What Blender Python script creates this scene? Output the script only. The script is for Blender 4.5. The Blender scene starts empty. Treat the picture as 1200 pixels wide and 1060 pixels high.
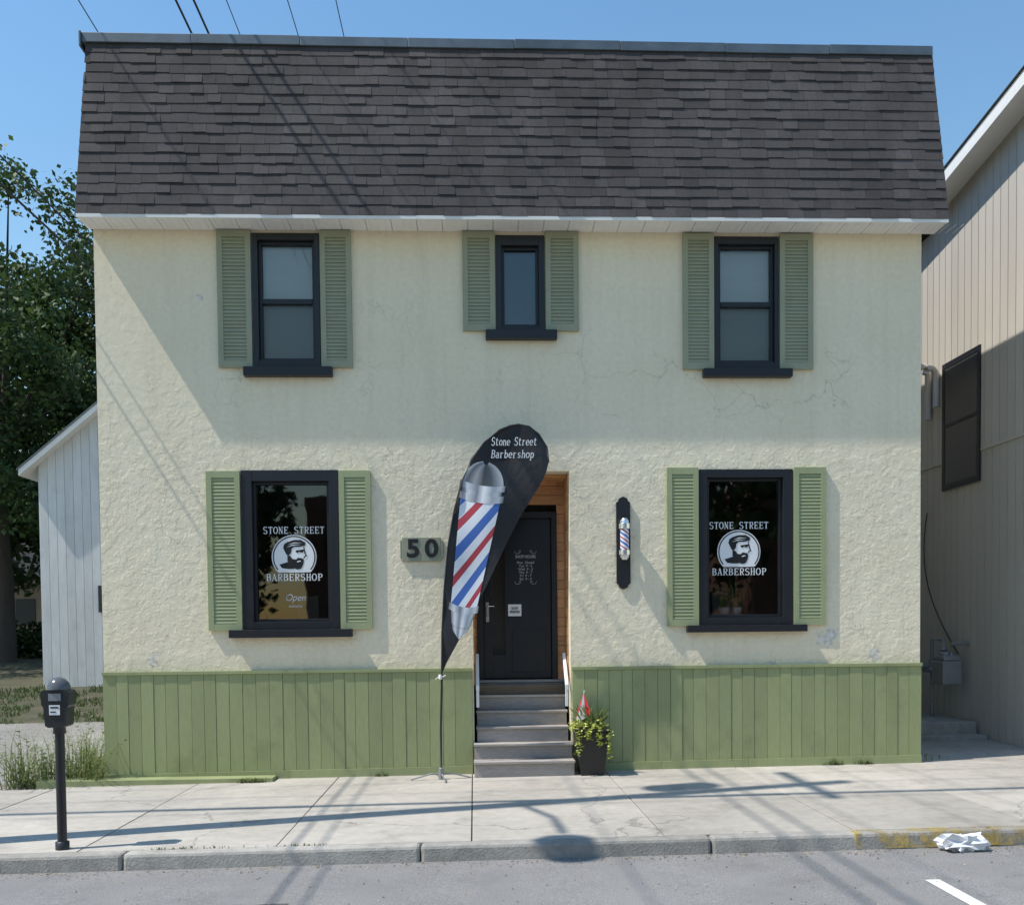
import bpy, math, random, mathutils
import numpy as np
from mathutils import Vector, Matrix
random.seed(7); rng=np.random.default_rng(7)
scene=bpy.context.scene
COL=scene.collection

# ------------------------------------------------------------------ helpers
def empty(name):
    o=bpy.data.objects.new(name,None); o.empty_display_size=.2; COL.objects.link(o); return o
class MB:
    def __init__(s): s.v=[]; s.f=[]; s.c=[]
    def poly(s,pts,c=None):
        n=len(s.v); s.v+= [tuple(p) for p in pts]; s.f.append(tuple(range(n,n+len(pts)))); s.c.append(c if c is not None else .5)
    def box(s,x0,x1,y0,y1,z0,z1,c=None):
        s.hexa([(x0,y0,z0),(x1,y0,z0),(x1,y1,z0),(x0,y1,z0),(x0,y0,z1),(x1,y0,z1),(x1,y1,z1),(x0,y1,z1)],c)
    def hexa(s,p,c=None):
        n=len(s.v); s.v+=[tuple(q) for q in p]
        for f in [(0,3,2,1),(4,5,6,7),(0,1,5,4),(1,2,6,5),(2,3,7,6),(3,0,4,7)]:
            s.f.append(tuple(n+i for i in f)); s.c.append(c if c is not None else .5)
    def tube(s,pts,r,seg=10,cap=True,c=None):
        pts=[Vector(p) for p in pts]; rs=r if isinstance(r,(list,tuple)) else [r]*len(pts)
        n0=len(s.v); 
        for i,p in enumerate(pts):
            d=(pts[min(i+1,len(pts)-1)]-pts[max(i-1,0)]).normalized()
            a=Vector((0,0,1)) if abs(d.z)<.9 else Vector((1,0,0))
            u=d.cross(a).normalized(); w=d.cross(u)
            for k in range(seg):
                t=2*math.pi*k/seg; s.v.append(tuple(p+(u*math.cos(t)+w*math.sin(t))*rs[i]))
        for i in range(len(pts)-1):
            for k in range(seg):
                a=n0+i*seg+k; b=n0+i*seg+(k+1)%seg
                s.f.append((a,b,b+seg,a+seg)); s.c.append(c if c is not None else .5)
        if cap:
            s.f.append(tuple(n0+k for k in range(seg))); s.c.append(.5 if c is None else c)
            e=n0+(len(pts)-1)*seg; s.f.append(tuple(e+k for k in range(seg))[::-1]); s.c.append(.5 if c is None else c)
    def lathe(s,cx,cy,prof,seg=20,c=None):
        n0=len(s.v)
        for r,z in prof:
            for k in range(seg):
                t=2*math.pi*k/seg; s.v.append((cx+r*math.cos(t),cy+r*math.sin(t),z))
        for i in range(len(prof)-1):
            for k in range(seg):
                a=n0+i*seg+k; b=n0+i*seg+(k+1)%seg
                s.f.append((a,b,b+seg,a+seg)); s.c.append(c if c is not None else .5)
    def obj(s,name,mat,parent=None,bevel=0,smooth=False):
        me=bpy.data.meshes.new(name); me.from_pydata(s.v,[],s.f); me.update()
        at=me.attributes.new("var","FLOAT","FACE"); at.data.foreach_set("value",[float(x) for x in s.c])
        if mat: me.materials.append(mat)
        o=bpy.data.objects.new(name,me); COL.objects.link(o)
        if parent: o.parent=parent
        if smooth: me.polygons.foreach_set("use_smooth",[True]*len(me.polygons))
        if bevel:
            m=o.modifiers.new("b","BEVEL"); m.width=bevel; m.segments=2; m.limit_method='ANGLE'
        return o

def N(nt,t,**k):
    n=nt.nodes.new(t)
    for a,b in k.items():
        if a in n.inputs.keys(): n.inputs[a].default_value=b
        else: setattr(n,a,b)
    return n
def MR(nt,src,f0,f1,t0,t1):
    r=N(nt,"ShaderNodeMapRange"); 
    for k_,v_ in (("From Min",f0),("From Max",f1),("To Min",t0),("To Max",t1)): r.inputs[k_].default_value=v_
    nt.links.new(src,r.inputs["Value"]); return r.outputs[0]
def mat(name,col,rough=.7,var=.15,scale=6,bump=.0,bscale=60,metal=0,spec=.5,attr=0,col2=None,stretch=(1,1,1),vscale2=0.7,dist=.01,cracks=0,stain=0,streak=0):
    m=bpy.data.materials.new(name); m.use_nodes=True; nt=m.node_tree; L=nt.links.new
    b=nt.nodes["Principled BSDF"]; b.inputs["Roughness"].default_value=rough; b.inputs["Metallic"].default_value=metal
    b.inputs["Specular IOR Level"].default_value=spec
    tc=N(nt,"ShaderNodeTexCoord"); mp=N(nt,"ShaderNodeMapping"); mp.inputs["Scale"].default_value=stretch; L(tc.outputs["Object"],mp.inputs["Vector"])
    n1=N(nt,"ShaderNodeTexNoise",Scale=scale,Detail=5.0,Roughness=.65); L(mp.outputs[0],n1.inputs["Vector"])
    n2=N(nt,"ShaderNodeTexNoise",Scale=vscale2,Detail=3.0); L(mp.outputs[0],n2.inputs["Vector"])
    add=N(nt,"ShaderNodeMath",operation='ADD'); L(n1.outputs[0],add.inputs[0]); L(n2.outputs[0],add.inputs[1])
    mr=MR(nt,add.outputs[0],.65,1.35,0,1)
    mix=N(nt,"ShaderNodeMix",data_type='RGBA')
    c1=[c*(1-var) for c in col[:3]]+[1]; c2=(list(col2)+[1]) if col2 else [min(1,c*(1+var)) for c in col[:3]]+[1]
    mix.inputs[6].default_value=c1; mix.inputs[7].default_value=c2; L(mr,mix.inputs[0])
    out=mix.outputs[2]
    def scl(o,f):
        mu=N(nt,"ShaderNodeVectorMath",operation='SCALE'); L(o,mu.inputs[0]); L(f,mu.inputs["Scale"]); return mu.outputs[0]
    if attr:
        a=N(nt,"ShaderNodeAttribute",attribute_name="var"); out=scl(out,MR(nt,a.outputs["Fac"],0,1,1-attr,1+attr))
    if stain:
        n3=N(nt,"ShaderNodeTexNoise",Scale=1.7,Detail=7.0,Roughness=.7); L(tc.outputs["Object"],n3.inputs["Vector"]); out=scl(out,MR(nt,n3.outputs[0],.54,.68,1,1-stain))
    if streak:
        m4=N(nt,"ShaderNodeMapping"); m4.inputs["Scale"].default_value=(1.6,1,.45); L(tc.outputs["Object"],m4.inputs["Vector"])
        n4=N(nt,"ShaderNodeTexNoise",Scale=1.0,Detail=6.0,Roughness=.65); L(m4.outputs[0],n4.inputs["Vector"]); out=scl(out,MR(nt,n4.outputs[0],.36,.66,1-streak,1+streak))
    if cracks:
        dn=N(nt,"ShaderNodeTexNoise",Scale=1.5,Detail=6.0); L(tc.outputs["Object"],dn.inputs["Vector"])
        dm=N(nt,"ShaderNodeVectorMath",operation='MULTIPLY_ADD'); L(dn.outputs["Color"],dm.inputs[0]); dm.inputs[1].default_value=(.9,.9,.9); L(tc.outputs["Object"],dm.inputs[2])
        vo=N(nt,"ShaderNodeTexVoronoi",feature='DISTANCE_TO_EDGE',Scale=.27); L(dm.outputs[0],vo.inputs["Vector"])
        out=scl(out,MR(nt,vo.outputs["Distance"],0,.004,1-cracks,1))
    L(out,b.inputs["Base Color"])
    if bump:
        nb=N(nt,"ShaderNodeTexNoise",Scale=bscale,Detail=4.0,Roughness=.6); L(mp.outputs[0],nb.inputs["Vector"])
        bp=N(nt,"ShaderNodeBump",Strength=bump,Distance=dist); L(nb.outputs[0],bp.inputs["Height"]); L(bp.outputs[0],b.inputs["Normal"])
    return m

# ------------------------------------------------------------------ materials
def stucco():
    m=bpy.data.materials.new("cream_stucco"); m.use_nodes=True; nt=m.node_tree; L=nt.links.new
    b=nt.nodes["Principled BSDF"]; b.inputs["Roughness"].default_value=.9; b.inputs["Specular IOR Level"].default_value=.25
    tc=N(nt,"ShaderNodeTexCoord"); P=tc.outputs["Object"]
    sep=N(nt,"ShaderNodeSeparateXYZ"); L(P,sep.inputs[0])
    n1=N(nt,"ShaderNodeTexNoise",Scale=.9,Detail=6.0,Roughness=.65); L(P,n1.inputs["Vector"])
    cr=N(nt,"ShaderNodeValToRGB"); L(n1.outputs[0],cr.inputs[0])
    cr.color_ramp.elements[0].position=.3; cr.color_ramp.elements[0].color=(.825,.725,.53,1)
    cr.color_ramp.elements[1].position=.7; cr.color_ramp.elements[1].color=(.88,.79,.60,1)
    n5=N(nt,"ShaderNodeTexNoise",Scale=18.0,Detail=4.0); L(P,n5.inputs["Vector"])
    sc=N(nt,"ShaderNodeVectorMath",operation='SCALE'); L(cr.outputs[0],sc.inputs[0]); L(MR(nt,n5.outputs[0],.3,.7,.95,1.03),sc.inputs["Scale"])
    dn=N(nt,"ShaderNodeTexNoise",Scale=3.0,Detail=5.0); L(P,dn.inputs["Vector"])
    dm=N(nt,"ShaderNodeVectorMath",operation='MULTIPLY_ADD'); L(dn.outputs["Color"],dm.inputs[0]); dm.inputs[1].default_value=(.6,.6,.6); L(P,dm.inputs[2])
    vo=N(nt,"ShaderNodeTexVoronoi",feature='DISTANCE_TO_EDGE',Scale=1.3); L(dm.outputs[0],vo.inputs["Vector"])
    ck=MR(nt,vo.outputs["Distance"],0,.009,1,0)
    mk=N(nt,"ShaderNodeTexNoise",Scale=.75,Detail=2.0); L(P,mk.inputs["Vector"])
    cm=N(nt,"ShaderNodeMath",operation='MULTIPLY'); L(ck,cm.inputs[0]); L(MR(nt,mk.outputs[0],.50,.60,0,1),cm.inputs[1])
    cmx=N(nt,"ShaderNodeMix",data_type='RGBA'); L(sc.outputs[0],cmx.inputs[6]); cmx.inputs[7].default_value=(.40,.34,.25,1)
    cs=N(nt,"ShaderNodeMath",operation='MULTIPLY'); L(cm.outputs[0],cs.inputs[0]); cs.inputs[1].default_value=.5; L(cs.outputs[0],cmx.inputs[0])
    pn=N(nt,"ShaderNodeTexNoise",Scale=3.4,Detail=6.0,Roughness=.7); L(P,pn.inputs["Vector"])
    pa=N(nt,"ShaderNodeMath",operation='ADD'); L(pn.outputs[0],pa.inputs[0]); L(MR(nt,sep.outputs["Z"],1.8,1.3,0,.13),pa.inputs[1])
    last=pa.outputs[0]
    for c,rad in (((8.87,0,1.66),.30),((9.42,0,1.40),.16),((9.15,0,1.72),.14),((.55,0,1.42),.2),((1.25,0,5.75),.12)):
        dd=N(nt,"ShaderNodeVectorMath",operation='DISTANCE'); L(P,dd.inputs[0]); dd.inputs[1].default_value=c
        ad=N(nt,"ShaderNodeMath",operation='ADD'); L(last,ad.inputs[0]); L(MR(nt,dd.outputs["Value"],0,rad,.26,0),ad.inputs[1]); last=ad.outputs[0]
    pr=MR(nt,last,.735,.75,0,1)
    pcol=N(nt,"ShaderNodeMix",data_type='RGBA'); pcol.inputs[6].default_value=(.60,.54,.44,1); pcol.inputs[7].default_value=(.80,.76,.68,1); L(MR(nt,n5.outputs[0],.40,.55,0,1),pcol.inputs[0])
    pm=N(nt,"ShaderNodeMix",data_type='RGBA'); L(cmx.outputs[2],pm.inputs[6]); L(pcol.outputs[2],pm.inputs[7]); L(pr,pm.inputs[0])
    stv=N(nt,"ShaderNodeMapping"); stv.inputs["Scale"].default_value=(5,5,.35); L(P,stv.inputs["Vector"])
    sn=N(nt,"ShaderNodeTexNoise",Scale=1.0,Detail=5.0,Roughness=.6); L(stv.outputs[0],sn.inputs["Vector"])
    sd=N(nt,"ShaderNodeVectorMath",operation='SCALE'); L(pm.outputs[2],sd.inputs[0]); L(MR(nt,sn.outputs[0],.5,.72,1,.93),sd.inputs["Scale"])
    gn=N(nt,"ShaderNodeMath",operation='MULTIPLY_ADD'); L(n1.outputs[0],gn.inputs[0]); gn.inputs[1].default_value=-.5; L(sep.outputs["Z"],gn.inputs[2])
    sg=N(nt,"ShaderNodeVectorMath",operation='SCALE'); L(sd.outputs[0],sg.inputs[0]); L(MR(nt,gn.outputs[0],1.02,1.25,.88,1),sg.inputs["Scale"])
    L(sg.outputs[0],b.inputs["Base Color"])
    st=MR(nt,sep.outputs["Z"],4.9,3.6,.25,1.0)
    b1=N(nt,"ShaderNodeTexNoise",Scale=6.0,Detail=6.0,Roughness=.62); L(P,b1.inputs["Vector"])
    pl=MR(nt,b1.outputs[0],.47,.55,0,.45)
    b4=N(nt,"ShaderNodeTexNoise",Scale=13.0,Detail=5.0,Roughness=.6); L(P,b4.inputs["Vector"])
    a1=N(nt,"ShaderNodeMath",operation='MULTIPLY_ADD'); L(b4.outputs[0],a1.inputs[0]); a1.inputs[1].default_value=.9; L(pl,a1.inputs[2])
    b3=N(nt,"ShaderNodeTexNoise",Scale=60.0,Detail=3.0); L(P,b3.inputs["Vector"])
    a2=N(nt,"ShaderNodeMath",operation='MULTIPLY_ADD'); L(b3.outputs[0],a2.inputs[0]); a2.inputs[1].default_value=.25; L(a1.outputs[0],a2.inputs[2])
    a3=N(nt,"ShaderNodeMath",operation='MULTIPLY'); L(a2.outputs[0],a3.inputs[0]); L(st,a3.inputs[1])
    a4=N(nt,"ShaderNodeMath",operation='MULTIPLY_ADD'); L(cm.outputs[0],a4.inputs[0]); a4.inputs[1].default_value=-.2; L(a3.outputs[0],a4.inputs[2])
    a5=N(nt,"ShaderNodeMath",operation='MULTIPLY_ADD'); L(pr,a5.inputs[0]); a5.inputs[1].default_value=-.35; L(a4.outputs[0],a5.inputs[2])
    bp=N(nt,"ShaderNodeBump",Strength=.7,Distance=.0105); L(a5.outputs[0],bp.inputs["Height"]); L(bp.outputs[0],b.inputs["Normal"])
    return m
M_stucco=stucco()
M_black=mat("black_trim_paint",(.012,.013,.017),.45,.2)
M_shut=mat("sage_shutter_paint_shaded",(.315,.325,.22),.6,.08,attr=.05,bump=.1,stain=.08)  # upper shutters: shade mixed into the sage colour
M_shutlo=mat("sage_shutter_paint_sunlit",(.335,.37,.20),.6,.08,attr=.05,bump=.1,stain=.08)  # lower shutters: same paint with the sunlight put into its colour
M_wain=mat("olive_board_paint",(.295,.325,.155),.65,.12,scale=14,bump=.35,bscale=30,attr=.09,stretch=(3,3,.5),dist=.004,stain=.15)
M_shing=mat("asphalt_shingle",(.060,.054,.055),.92,.28,scale=30,bump=.7,bscale=160,attr=.27,vscale2=.9,dist=.006,streak=.2)
M_under=mat("shingle_underlay",(.02,.018,.018),.95,.2)
M_flash=mat("grey_metal_flashing",(.12,.145,.165),.45,.35,metal=.4,scale=3)
M_soff=mat("white_soffit_metal",(.80,.79,.76),.5,.06)
M_wood=mat("cedar_planks",(.66,.34,.15),.5,.25,scale=10,stretch=(1,1,6),attr=.2,bump=.2)
M_step=mat("weathered_wood_steps",(.37,.335,.305),.8,.3,scale=10,stretch=(1,6,6),bump=.4,attr=.15,dist=.005)
M_white=mat("white_paint",(.80,.79,.77),.5,.06)
M_door=mat("black_door_paint",(.010,.012,.018),.35,.2)
M_int=mat("interior_dark",(.17,.18,.165),.8,.3,scale=1)
M_blind=mat("white_blind",(.84,.87,.86),.8,.04,stretch=(1,1,12))
M_chrome=mat("chrome",(.80,.80,.82),.22,.05,metal=.9)
M_conc=mat("sidewalk_concrete",(.415,.38,.33),.9,.2,scale=7,bump=.35,bscale=90,attr=.12,dist=.006,cracks=.4,stain=.22)
M_curb=mat("curb_concrete",(.35,.33,.295),.9,.3,scale=8,bump=.6,bscale=50,attr=.12,dist=.012,stain=.3)
M_lot=mat("gravel_driveway",(.25,.24,.22),.95,.35,scale=25,bump=.8,bscale=60,dist=.02,stain=.35)
M_paintw=mat("white_road_paint",(.66,.66,.64),.7,.2,scale=20)
M_grass=mat("grass",(.07,.09,.03),.9,.45,scale=2,bump=.8,bscale=40,dist=.05,col2=(.13,.11,.07))
M_plank=mat("white_shed_siding",(.62,.63,.63),.6,.14,scale=4,stretch=(2,2,.4),attr=.07,stain=.1)
M_beige=mat("beige_vertical_siding",(.54,.505,.45),.6,.07,scale=3,attr=.04,stretch=(1,1,.3))
M_wpole=mat("weathered_pole_wood",(.12,.09,.07),.9,.3,scale=12,stretch=(3,3,.4),bump=.5)
M_wire=mat("cable_rubber",(.02,.02,.022),.6,.1)
M_flag=mat("black_flag_fabric",(.014,.014,.018),.6,.15,bump=.1,bscale=200)
M_plast=mat("black_planter_plastic",(.015,.015,.017),.4,.2)
M_meter=mat("dark_meter_metal",(.03,.032,.035),.4,.3,metal=.3)
M_grey=mat("grey_meter_metal",(.26,.27,.28),.5,.2,metal=.3)
M_red=mat("red_cloth",(.6,.03,.03),.7,.1)
M_bark=mat("bark",(.07,.055,.045),.95,.3,scale=8,stretch=(3,3,.6),bump=.8)
M_bagm=mat("white_plastic_bag",(.75,.76,.77),.5,.08)
M_numbd=mat("sign_green_board",(.30,.31,.22),.6,.1,bump=.2)
M_yflower=mat("yellow_green_leaves",(.46,.50,.10),.6,.3,attr=.5)
M_decalw=mat("white_vinyl",(.84,.84,.84),.5,.02)
M_decalb=mat("black_vinyl",(.01,.01,.012),.5,.02)
M_decalg=mat("grey_vinyl",(.45,.45,.46),.5,.02)
M_brick=mat("red_brick_far",(.25,.12,.08),.9,.3,scale=8)
M_tan=mat("tan_house_wall",(.30,.23,.17),.9,.1)

def asphalt():
    m=mat("street_asphalt",(.23,.222,.215),.9,.13,scale=2.2,bump=.5,bscale=180,dist=.008,stain=.14)
    nt=m.node_tree; L=nt.links.new; b=nt.nodes["Principled BSDF"]
    old=b.inputs["Base Color"].links[0].from_socket
    tc=N(nt,"ShaderNodeTexCoord")
    sp=N(nt,"ShaderNodeTexNoise",Scale=120.0,Detail=2.0); L(tc.outputs["Object"],sp.inputs["Vector"])
    s=N(nt,"ShaderNodeVectorMath",operation='SCALE'); L(old,s.inputs[0]); L(MR(nt,sp.outputs[0],.3,.7,.6,1.4),s.inputs["Scale"])
    L(s.outputs[0],b.inputs["Base Color"])
    return m
M_asph=asphalt()

def glass(name,tint,ior=1.75):
    m=bpy.data.materials.new(name); m.use_nodes=True; nt=m.node_tree; L=nt.links.new; nt.nodes.remove(nt.nodes["Principled BSDF"])
    t=N(nt,"ShaderNodeBsdfTransparent"); t.inputs[0].default_value=(*tint,1)
    g=N(nt,"ShaderNodeBsdfGlossy",Roughness=.02); fr=N(nt,"ShaderNodeFresnel",IOR=ior)
    tc=N(nt,"ShaderNodeTexCoord"); n=N(nt,"ShaderNodeTexNoise",Scale=1.2); L(tc.outputs["Object"],n.inputs["Vector"])
    bp=N(nt,"ShaderNodeBump",Strength=.15,Distance=.02); L(n.outputs[0],bp.inputs["Height"]); L(bp.outputs[0],g.inputs["Normal"])
    mx=N(nt,"ShaderNodeMixShader"); L(fr.outputs[0],mx.inputs[0]); L(t.outputs[0],mx.inputs[1]); L(g.outputs[0],mx.inputs[2])
    L(mx.outputs[0],nt.nodes["Material Output"].inputs[0]); return m
M_glass=glass("window_glass",(.93,.96,.95),1.9)
def screenmat():
    m=bpy.data.materials.new("insect_screen"); m.use_nodes=True; nt=m.node_tree; L=nt.links.new
    b=nt.nodes["Principled BSDF"]; b.inputs["Base Color"].default_value=(.06,.065,.065,1)
    t=N(nt,"ShaderNodeBsdfTransparent"); mx=N(nt,"ShaderNodeMixShader"); mx.inputs[0].default_value=.36
    L(t.outputs[0],mx.inputs[1]); L(b.outputs[0],mx.inputs[2]); L(mx.outputs[0],nt.nodes["Material Output"].inputs[0]); return m
M_screen=screenmat()
def leafmat(name,c1,c2):
    m=bpy.data.materials.new(name); m.use_nodes=True; nt=m.node_tree; L=nt.links.new
    b=nt.nodes["Principled BSDF"]; b.inputs["Roughness"].default_value=.55
    a=N(nt,"ShaderNodeAttribute",attribute_name="var"); mix=N(nt,"ShaderNodeMix",data_type='RGBA'); L(a.outputs["Fac"],mix.inputs[0])
    mix.inputs[6].default_value=(*c1,1); mix.inputs[7].default_value=(*c2,1)
    L(mix.outputs[2],b.inputs["Base Color"])
    t=N(nt,"ShaderNodeBsdfTranslucent"); L(mix.outputs[2],t.inputs[0])
    mx=N(nt,"ShaderNodeMixShader"); mx.inputs[0].default_value=.35; L(b.outputs[0],mx.inputs[1]); L(t.outputs[0],mx.inputs[2]); L(mx.outputs[0],nt.nodes["Material Output"].inputs[0]); return m
M_leaf=leafmat("maple_leaves",(.018,.042,.012),(.075,.13,.03))
M_leafd=leafmat("dark_leaves",(.015,.035,.010),(.05,.09,.025))
M_weed=leafmat("weed_blades",(.08,.13,.03),(.26,.29,.11))
M_lawn=leafmat("lawn_blades",(.04,.075,.018),(.12,.15,.05))  # darker green: the tree's shade is put into the blade colour

# ------------------------------------------------------------------ terrain
def cl(x): return max(-8.0,min(18.0,x))
def gz(x): return .009*(cl(x)-5)
YS=[(-900,-.3),(-60,-.3),(-4.2,-.3),(-3.9,-.1),(-.1,-.03),(5,-.01),(9,.12),(14,.45),(21,.95),(60,1.2),(900,1.2)]
def tz(x,y):
    for (a,za),(b,zb) in zip(YS,YS[1:]):
        if a<=y<=b: return za+(zb-za)*(y-a)/(b-a)+gz(x)
    return gz(x)
xs=[-900,-200,-60,-25,-8,-4,0,5,10,14,18,40,100,300,900]; ys=[a for a,_ in YS]
g=MB()
for i in range(len(xs)-1):
    for j in range(len(ys)-1):
        g.poly([(x,y,tz(x,y)) for x,y in [(xs[i],ys[j]),(xs[i+1],ys[j]),(xs[i+1],ys[j+1]),(xs[i],ys[j+1])]])
g.obj("ground",M_grass)
r=MB()
for i in range(len(xs)-1):
    x0,x1=xs[i],xs[i+1]
    r.poly([(x0,-14,gz(x0)-.13),(x1,-14,gz(x1)-.13),(x1,-3.93,gz(x1)-.13),(x0,-3.93,gz(x0)-.13)])
r.obj("road",M_asph)
d=MB()
for (x0,x1) in [(-25,-8),(-8,-4),(-4,0.05)]:
    for (y0,y1) in [(-.42,5),(5,7.5)]:
        d.poly([(x,y,tz(x,y)+.012) for x,y in [(x0,y0),(x1,y0),(x1,y1),(x0,y1)]])
d.obj("driveway",M_lot)
gv=MB()
for i in range(2600):
    x_=random.uniform(-7,-.1); y_=random.uniform(-.4,6.5)
    if random.random()<.3: y_=-.43+abs(random.gauss(0,.2))
    s_=random.uniform(.006,.022); z_=tz(x_,y_)+.012
    gv.hexa([(x_-s_,y_-s_*.6,z_),(x_+s_,y_-s_,z_),(x_+s_*.8,y_+s_*.7,z_),(x_-s_*.7,y_+s_,z_),(x_-s_*.5,y_-s_*.3,z_+s_*.8),(x_+s_*.5,y_-s_*.5,z_+s_*.7),(x_+s_*.4,y_+s_*.4,z_+s_),(x_-s_*.4,y_+s_*.5,z_+s_*.8)],random.random())
gv.obj("gravel",mat("gravel_stones",(.30,.28,.25),.9,.2,attr=.5))
s=MB(); joints=[4.42+1.62*k for k in range(-12,16)]
for i in range(len(joints)-1):
    x0,x1=joints[i]+.005,joints[i+1]-.005
    for (y0,y1) in [(-3.78,-2.0),(-1.99,-.02 if x0>-.5 else -.43)]:
        c=random.random()
        if x1<2.0 and y0<-3: c=1.7
        z0,z1=gz(x0)+random.uniform(-.002,.002),gz(x1)+random.uniform(-.002,.002)
        s.hexa([(x0,y0,z0-.1),(x1,y0,z1-.1),(x1,y1,z1-.1),(x0,y1,z0-.1),(x0,y0,z0),(x1,y0,z1),(x1,y1,z1),(x0,y1,z0)],c)
s.hexa([(10.02,-.01,-.1),(11.98,-.01,-.1),(11.98,5,-.1),(10.02,5,-.1),(10.02,-.01,gz(10)),(11.98,-.01,gz(12)),(11.98,5,gz(12)),(10.02,5,gz(10))],.1)
s.box(-2,12,-.45,-.02,-.16,-.075,0)
s.obj("sidewalk",M_conc,bevel=.006)
k=MB(); ky=MB()
x=-20.0
while x<30:
    w=2.4; x0,x1=x+.004,x+w-.004; c=random.random(); z0,z1=gz(x0)+.004,gz(x1)+.004
    k.hexa([(x0,-3.96,z0-.3),(x1,-3.96,z1-.3),(x1,-3.79,z1-.3),(x0,-3.79,z0-.3),(x0,-3.94,z0),(x1,-3.94,z1),(x1,-3.79,z1),(x0,-3.79,z0)],c)
    x+=w
k.obj("kerb",M_curb,bevel=.028)
def yelmat():
    m=mat("worn_yellow_kerb_paint",(.46,.34,.10),.8,.3,scale=20)
    nt=m.node_tree; L=nt.links.new; tc=N(nt,"ShaderNodeTexCoord"); n=N(nt,"ShaderNodeTexNoise",Scale=4.0,Detail=8.0,Roughness=.75); L(tc.outputs["Object"],n.inputs["Vector"])
    t=N(nt,"ShaderNodeBsdfTransparent"); mx=N(nt,"ShaderNodeMixShader"); L(MR(nt,n.outputs[0],.46,.60,0,.8),mx.inputs[0]); L(t.outputs[0],mx.inputs[1]); L(nt.nodes["Principled BSDF"].outputs[0],mx.inputs[2]); L(mx.outputs[0],nt.nodes["Material Output"].inputs[0]); return m
ky.hexa([(7.6,-3.967,gz(7.6)-.12),(14,-3.967,gz(14)-.12),(14,-3.80,gz(14)),(7.6,-3.80,gz(7.6)),(7.6,-3.945,gz(7.6)+.008),(14,-3.945,gz(14)+.008),(14,-3.80,gz(14)+.008),(7.6,-3.80,gz(7.6)+.008)])
ky.obj("kerb_paint",yelmat(),bevel=.025)
pm=MB()
for px in (7.72,14.2,1.3-8):
    pm.poly([(px,-6.9,gz(px)-.125),(px+.11,-6.9,gz(px)-.125),(px+.11,-4.93,gz(px)-.125),(px,-4.93,gz(px)-.125)])
pm.obj("road_marking",M_paintw)
pa=MB(); pts=[]
for i in range(18):
    t=2*math.pi*i/18; rr=1+.25*math.sin(i*2.3)+.1*math.sin(i*5.1); pts.append((2.95+.33*rr*math.cos(t),-5.15+.10*rr*math.sin(t),gz(3)-.1255))
pa.poly(pts); pa.obj("tar_patch",mat("tar_patch",(.085,.083,.08),.9,.3,scale=20,bump=.5,bscale=80))
gr=MB()
for i in range(1300):
    x_=random.uniform(-1,11); y_=-3.97-abs(random.gauss(0,.10)); s_=random.uniform(.003,.010); z_=gz(x_)-.129
    if random.random()<.3: y_=random.uniform(-5.8,-4.0)
    gr.poly([(x_-s_,y_,z_+.001),(x_,y_-s_,z_+.001),(x_+s_,y_,z_+s_*.8),(x_,y_+s_,z_+s_)],random.random())
gr.obj("gutter_grit",mat("grit",(.22,.18,.13),.9,.3,attr=.6))

# ------------------------------------------------------------------ building
B=empty("barbershop_building")
holes=[(1.86,2.66,4.91,6.50),(4.77,5.36,5.35,6.49),(7.43,8.22,4.89,6.49),(1.68,2.84,1.78,3.69),(7.23,8.39,1.78,3.68),(4.45,5.64,-.3,3.67)]
X=sorted(set([0,10.0]+[h for q in holes for h in q[:2]])); Z=sorted(set([-.3,6.56]+[h for q in holes for h in q[2:]]))
w=MB()
def inh(x,z): return any(a<x<b and c<z<d for a,b,c,d in holes)
for i in range(len(X)-1):
    for j in range(len(Z)-1):
        x0,x1,z0,z1=X[i],X[i+1],Z[j],Z[j+1]
        if inh((x0+x1)/2,(z0+z1)/2): continue
        w.poly([(x0,0,z0),(x1,0,z0),(x1,0,z1),(x0,0,z1)]); w.poly([(x0,.25,z0),(x0,.25,z1),(x1,.25,z1),(x1,.25,z0)])
for a,b,c,d_ in holes:
    w.poly([(a,0,c),(a,0,d_),(a,.25,d_),(a,.25,c)]); w.poly([(b,0,c),(b,.25,c),(b,.25,d_),(b,0,d_)])
    w.poly([(a,0,d_),(b,0,d_),(b,.25,d_),(a,.25,d_)]); w.poly([(a,0,c),(a,.25,c),(b,.25,c),(b,0,c)])
w.poly([(0,0,-.3),(0,0,6.56),(0,12,6.56),(0,12,-.3)]); w.poly([(10,0,-.3),(10,12,-.3),(10,12,6.56),(10,0,6.56)]); w.poly([(0,12,-.3),(0,12,6.56),(10,12,6.56),(10,12,-.3)])
w.obj("stucco_walls",M_stucco,B)
it=MB()
it.poly([(.25,.26,4.3),(9.75,.26,4.3),(9.75,4,4.3),(.25,4,4.3)]); it.poly([(.25,.26,1.05),(9.75,.26,1.05),(9.75,4,1.05),(.25,4,1.05)])
it.poly([(.25,4,0),(9.75,4,0),(9.75,4,6.5),(.25,4,6.5)])
for xx in (.25,4.2,5.9,9.75): it.poly([(xx,.26,0),(xx,4,0),(xx,4,6.5),(xx,.26,6.5)])
it.obj("interior",M_int,B)

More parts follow.
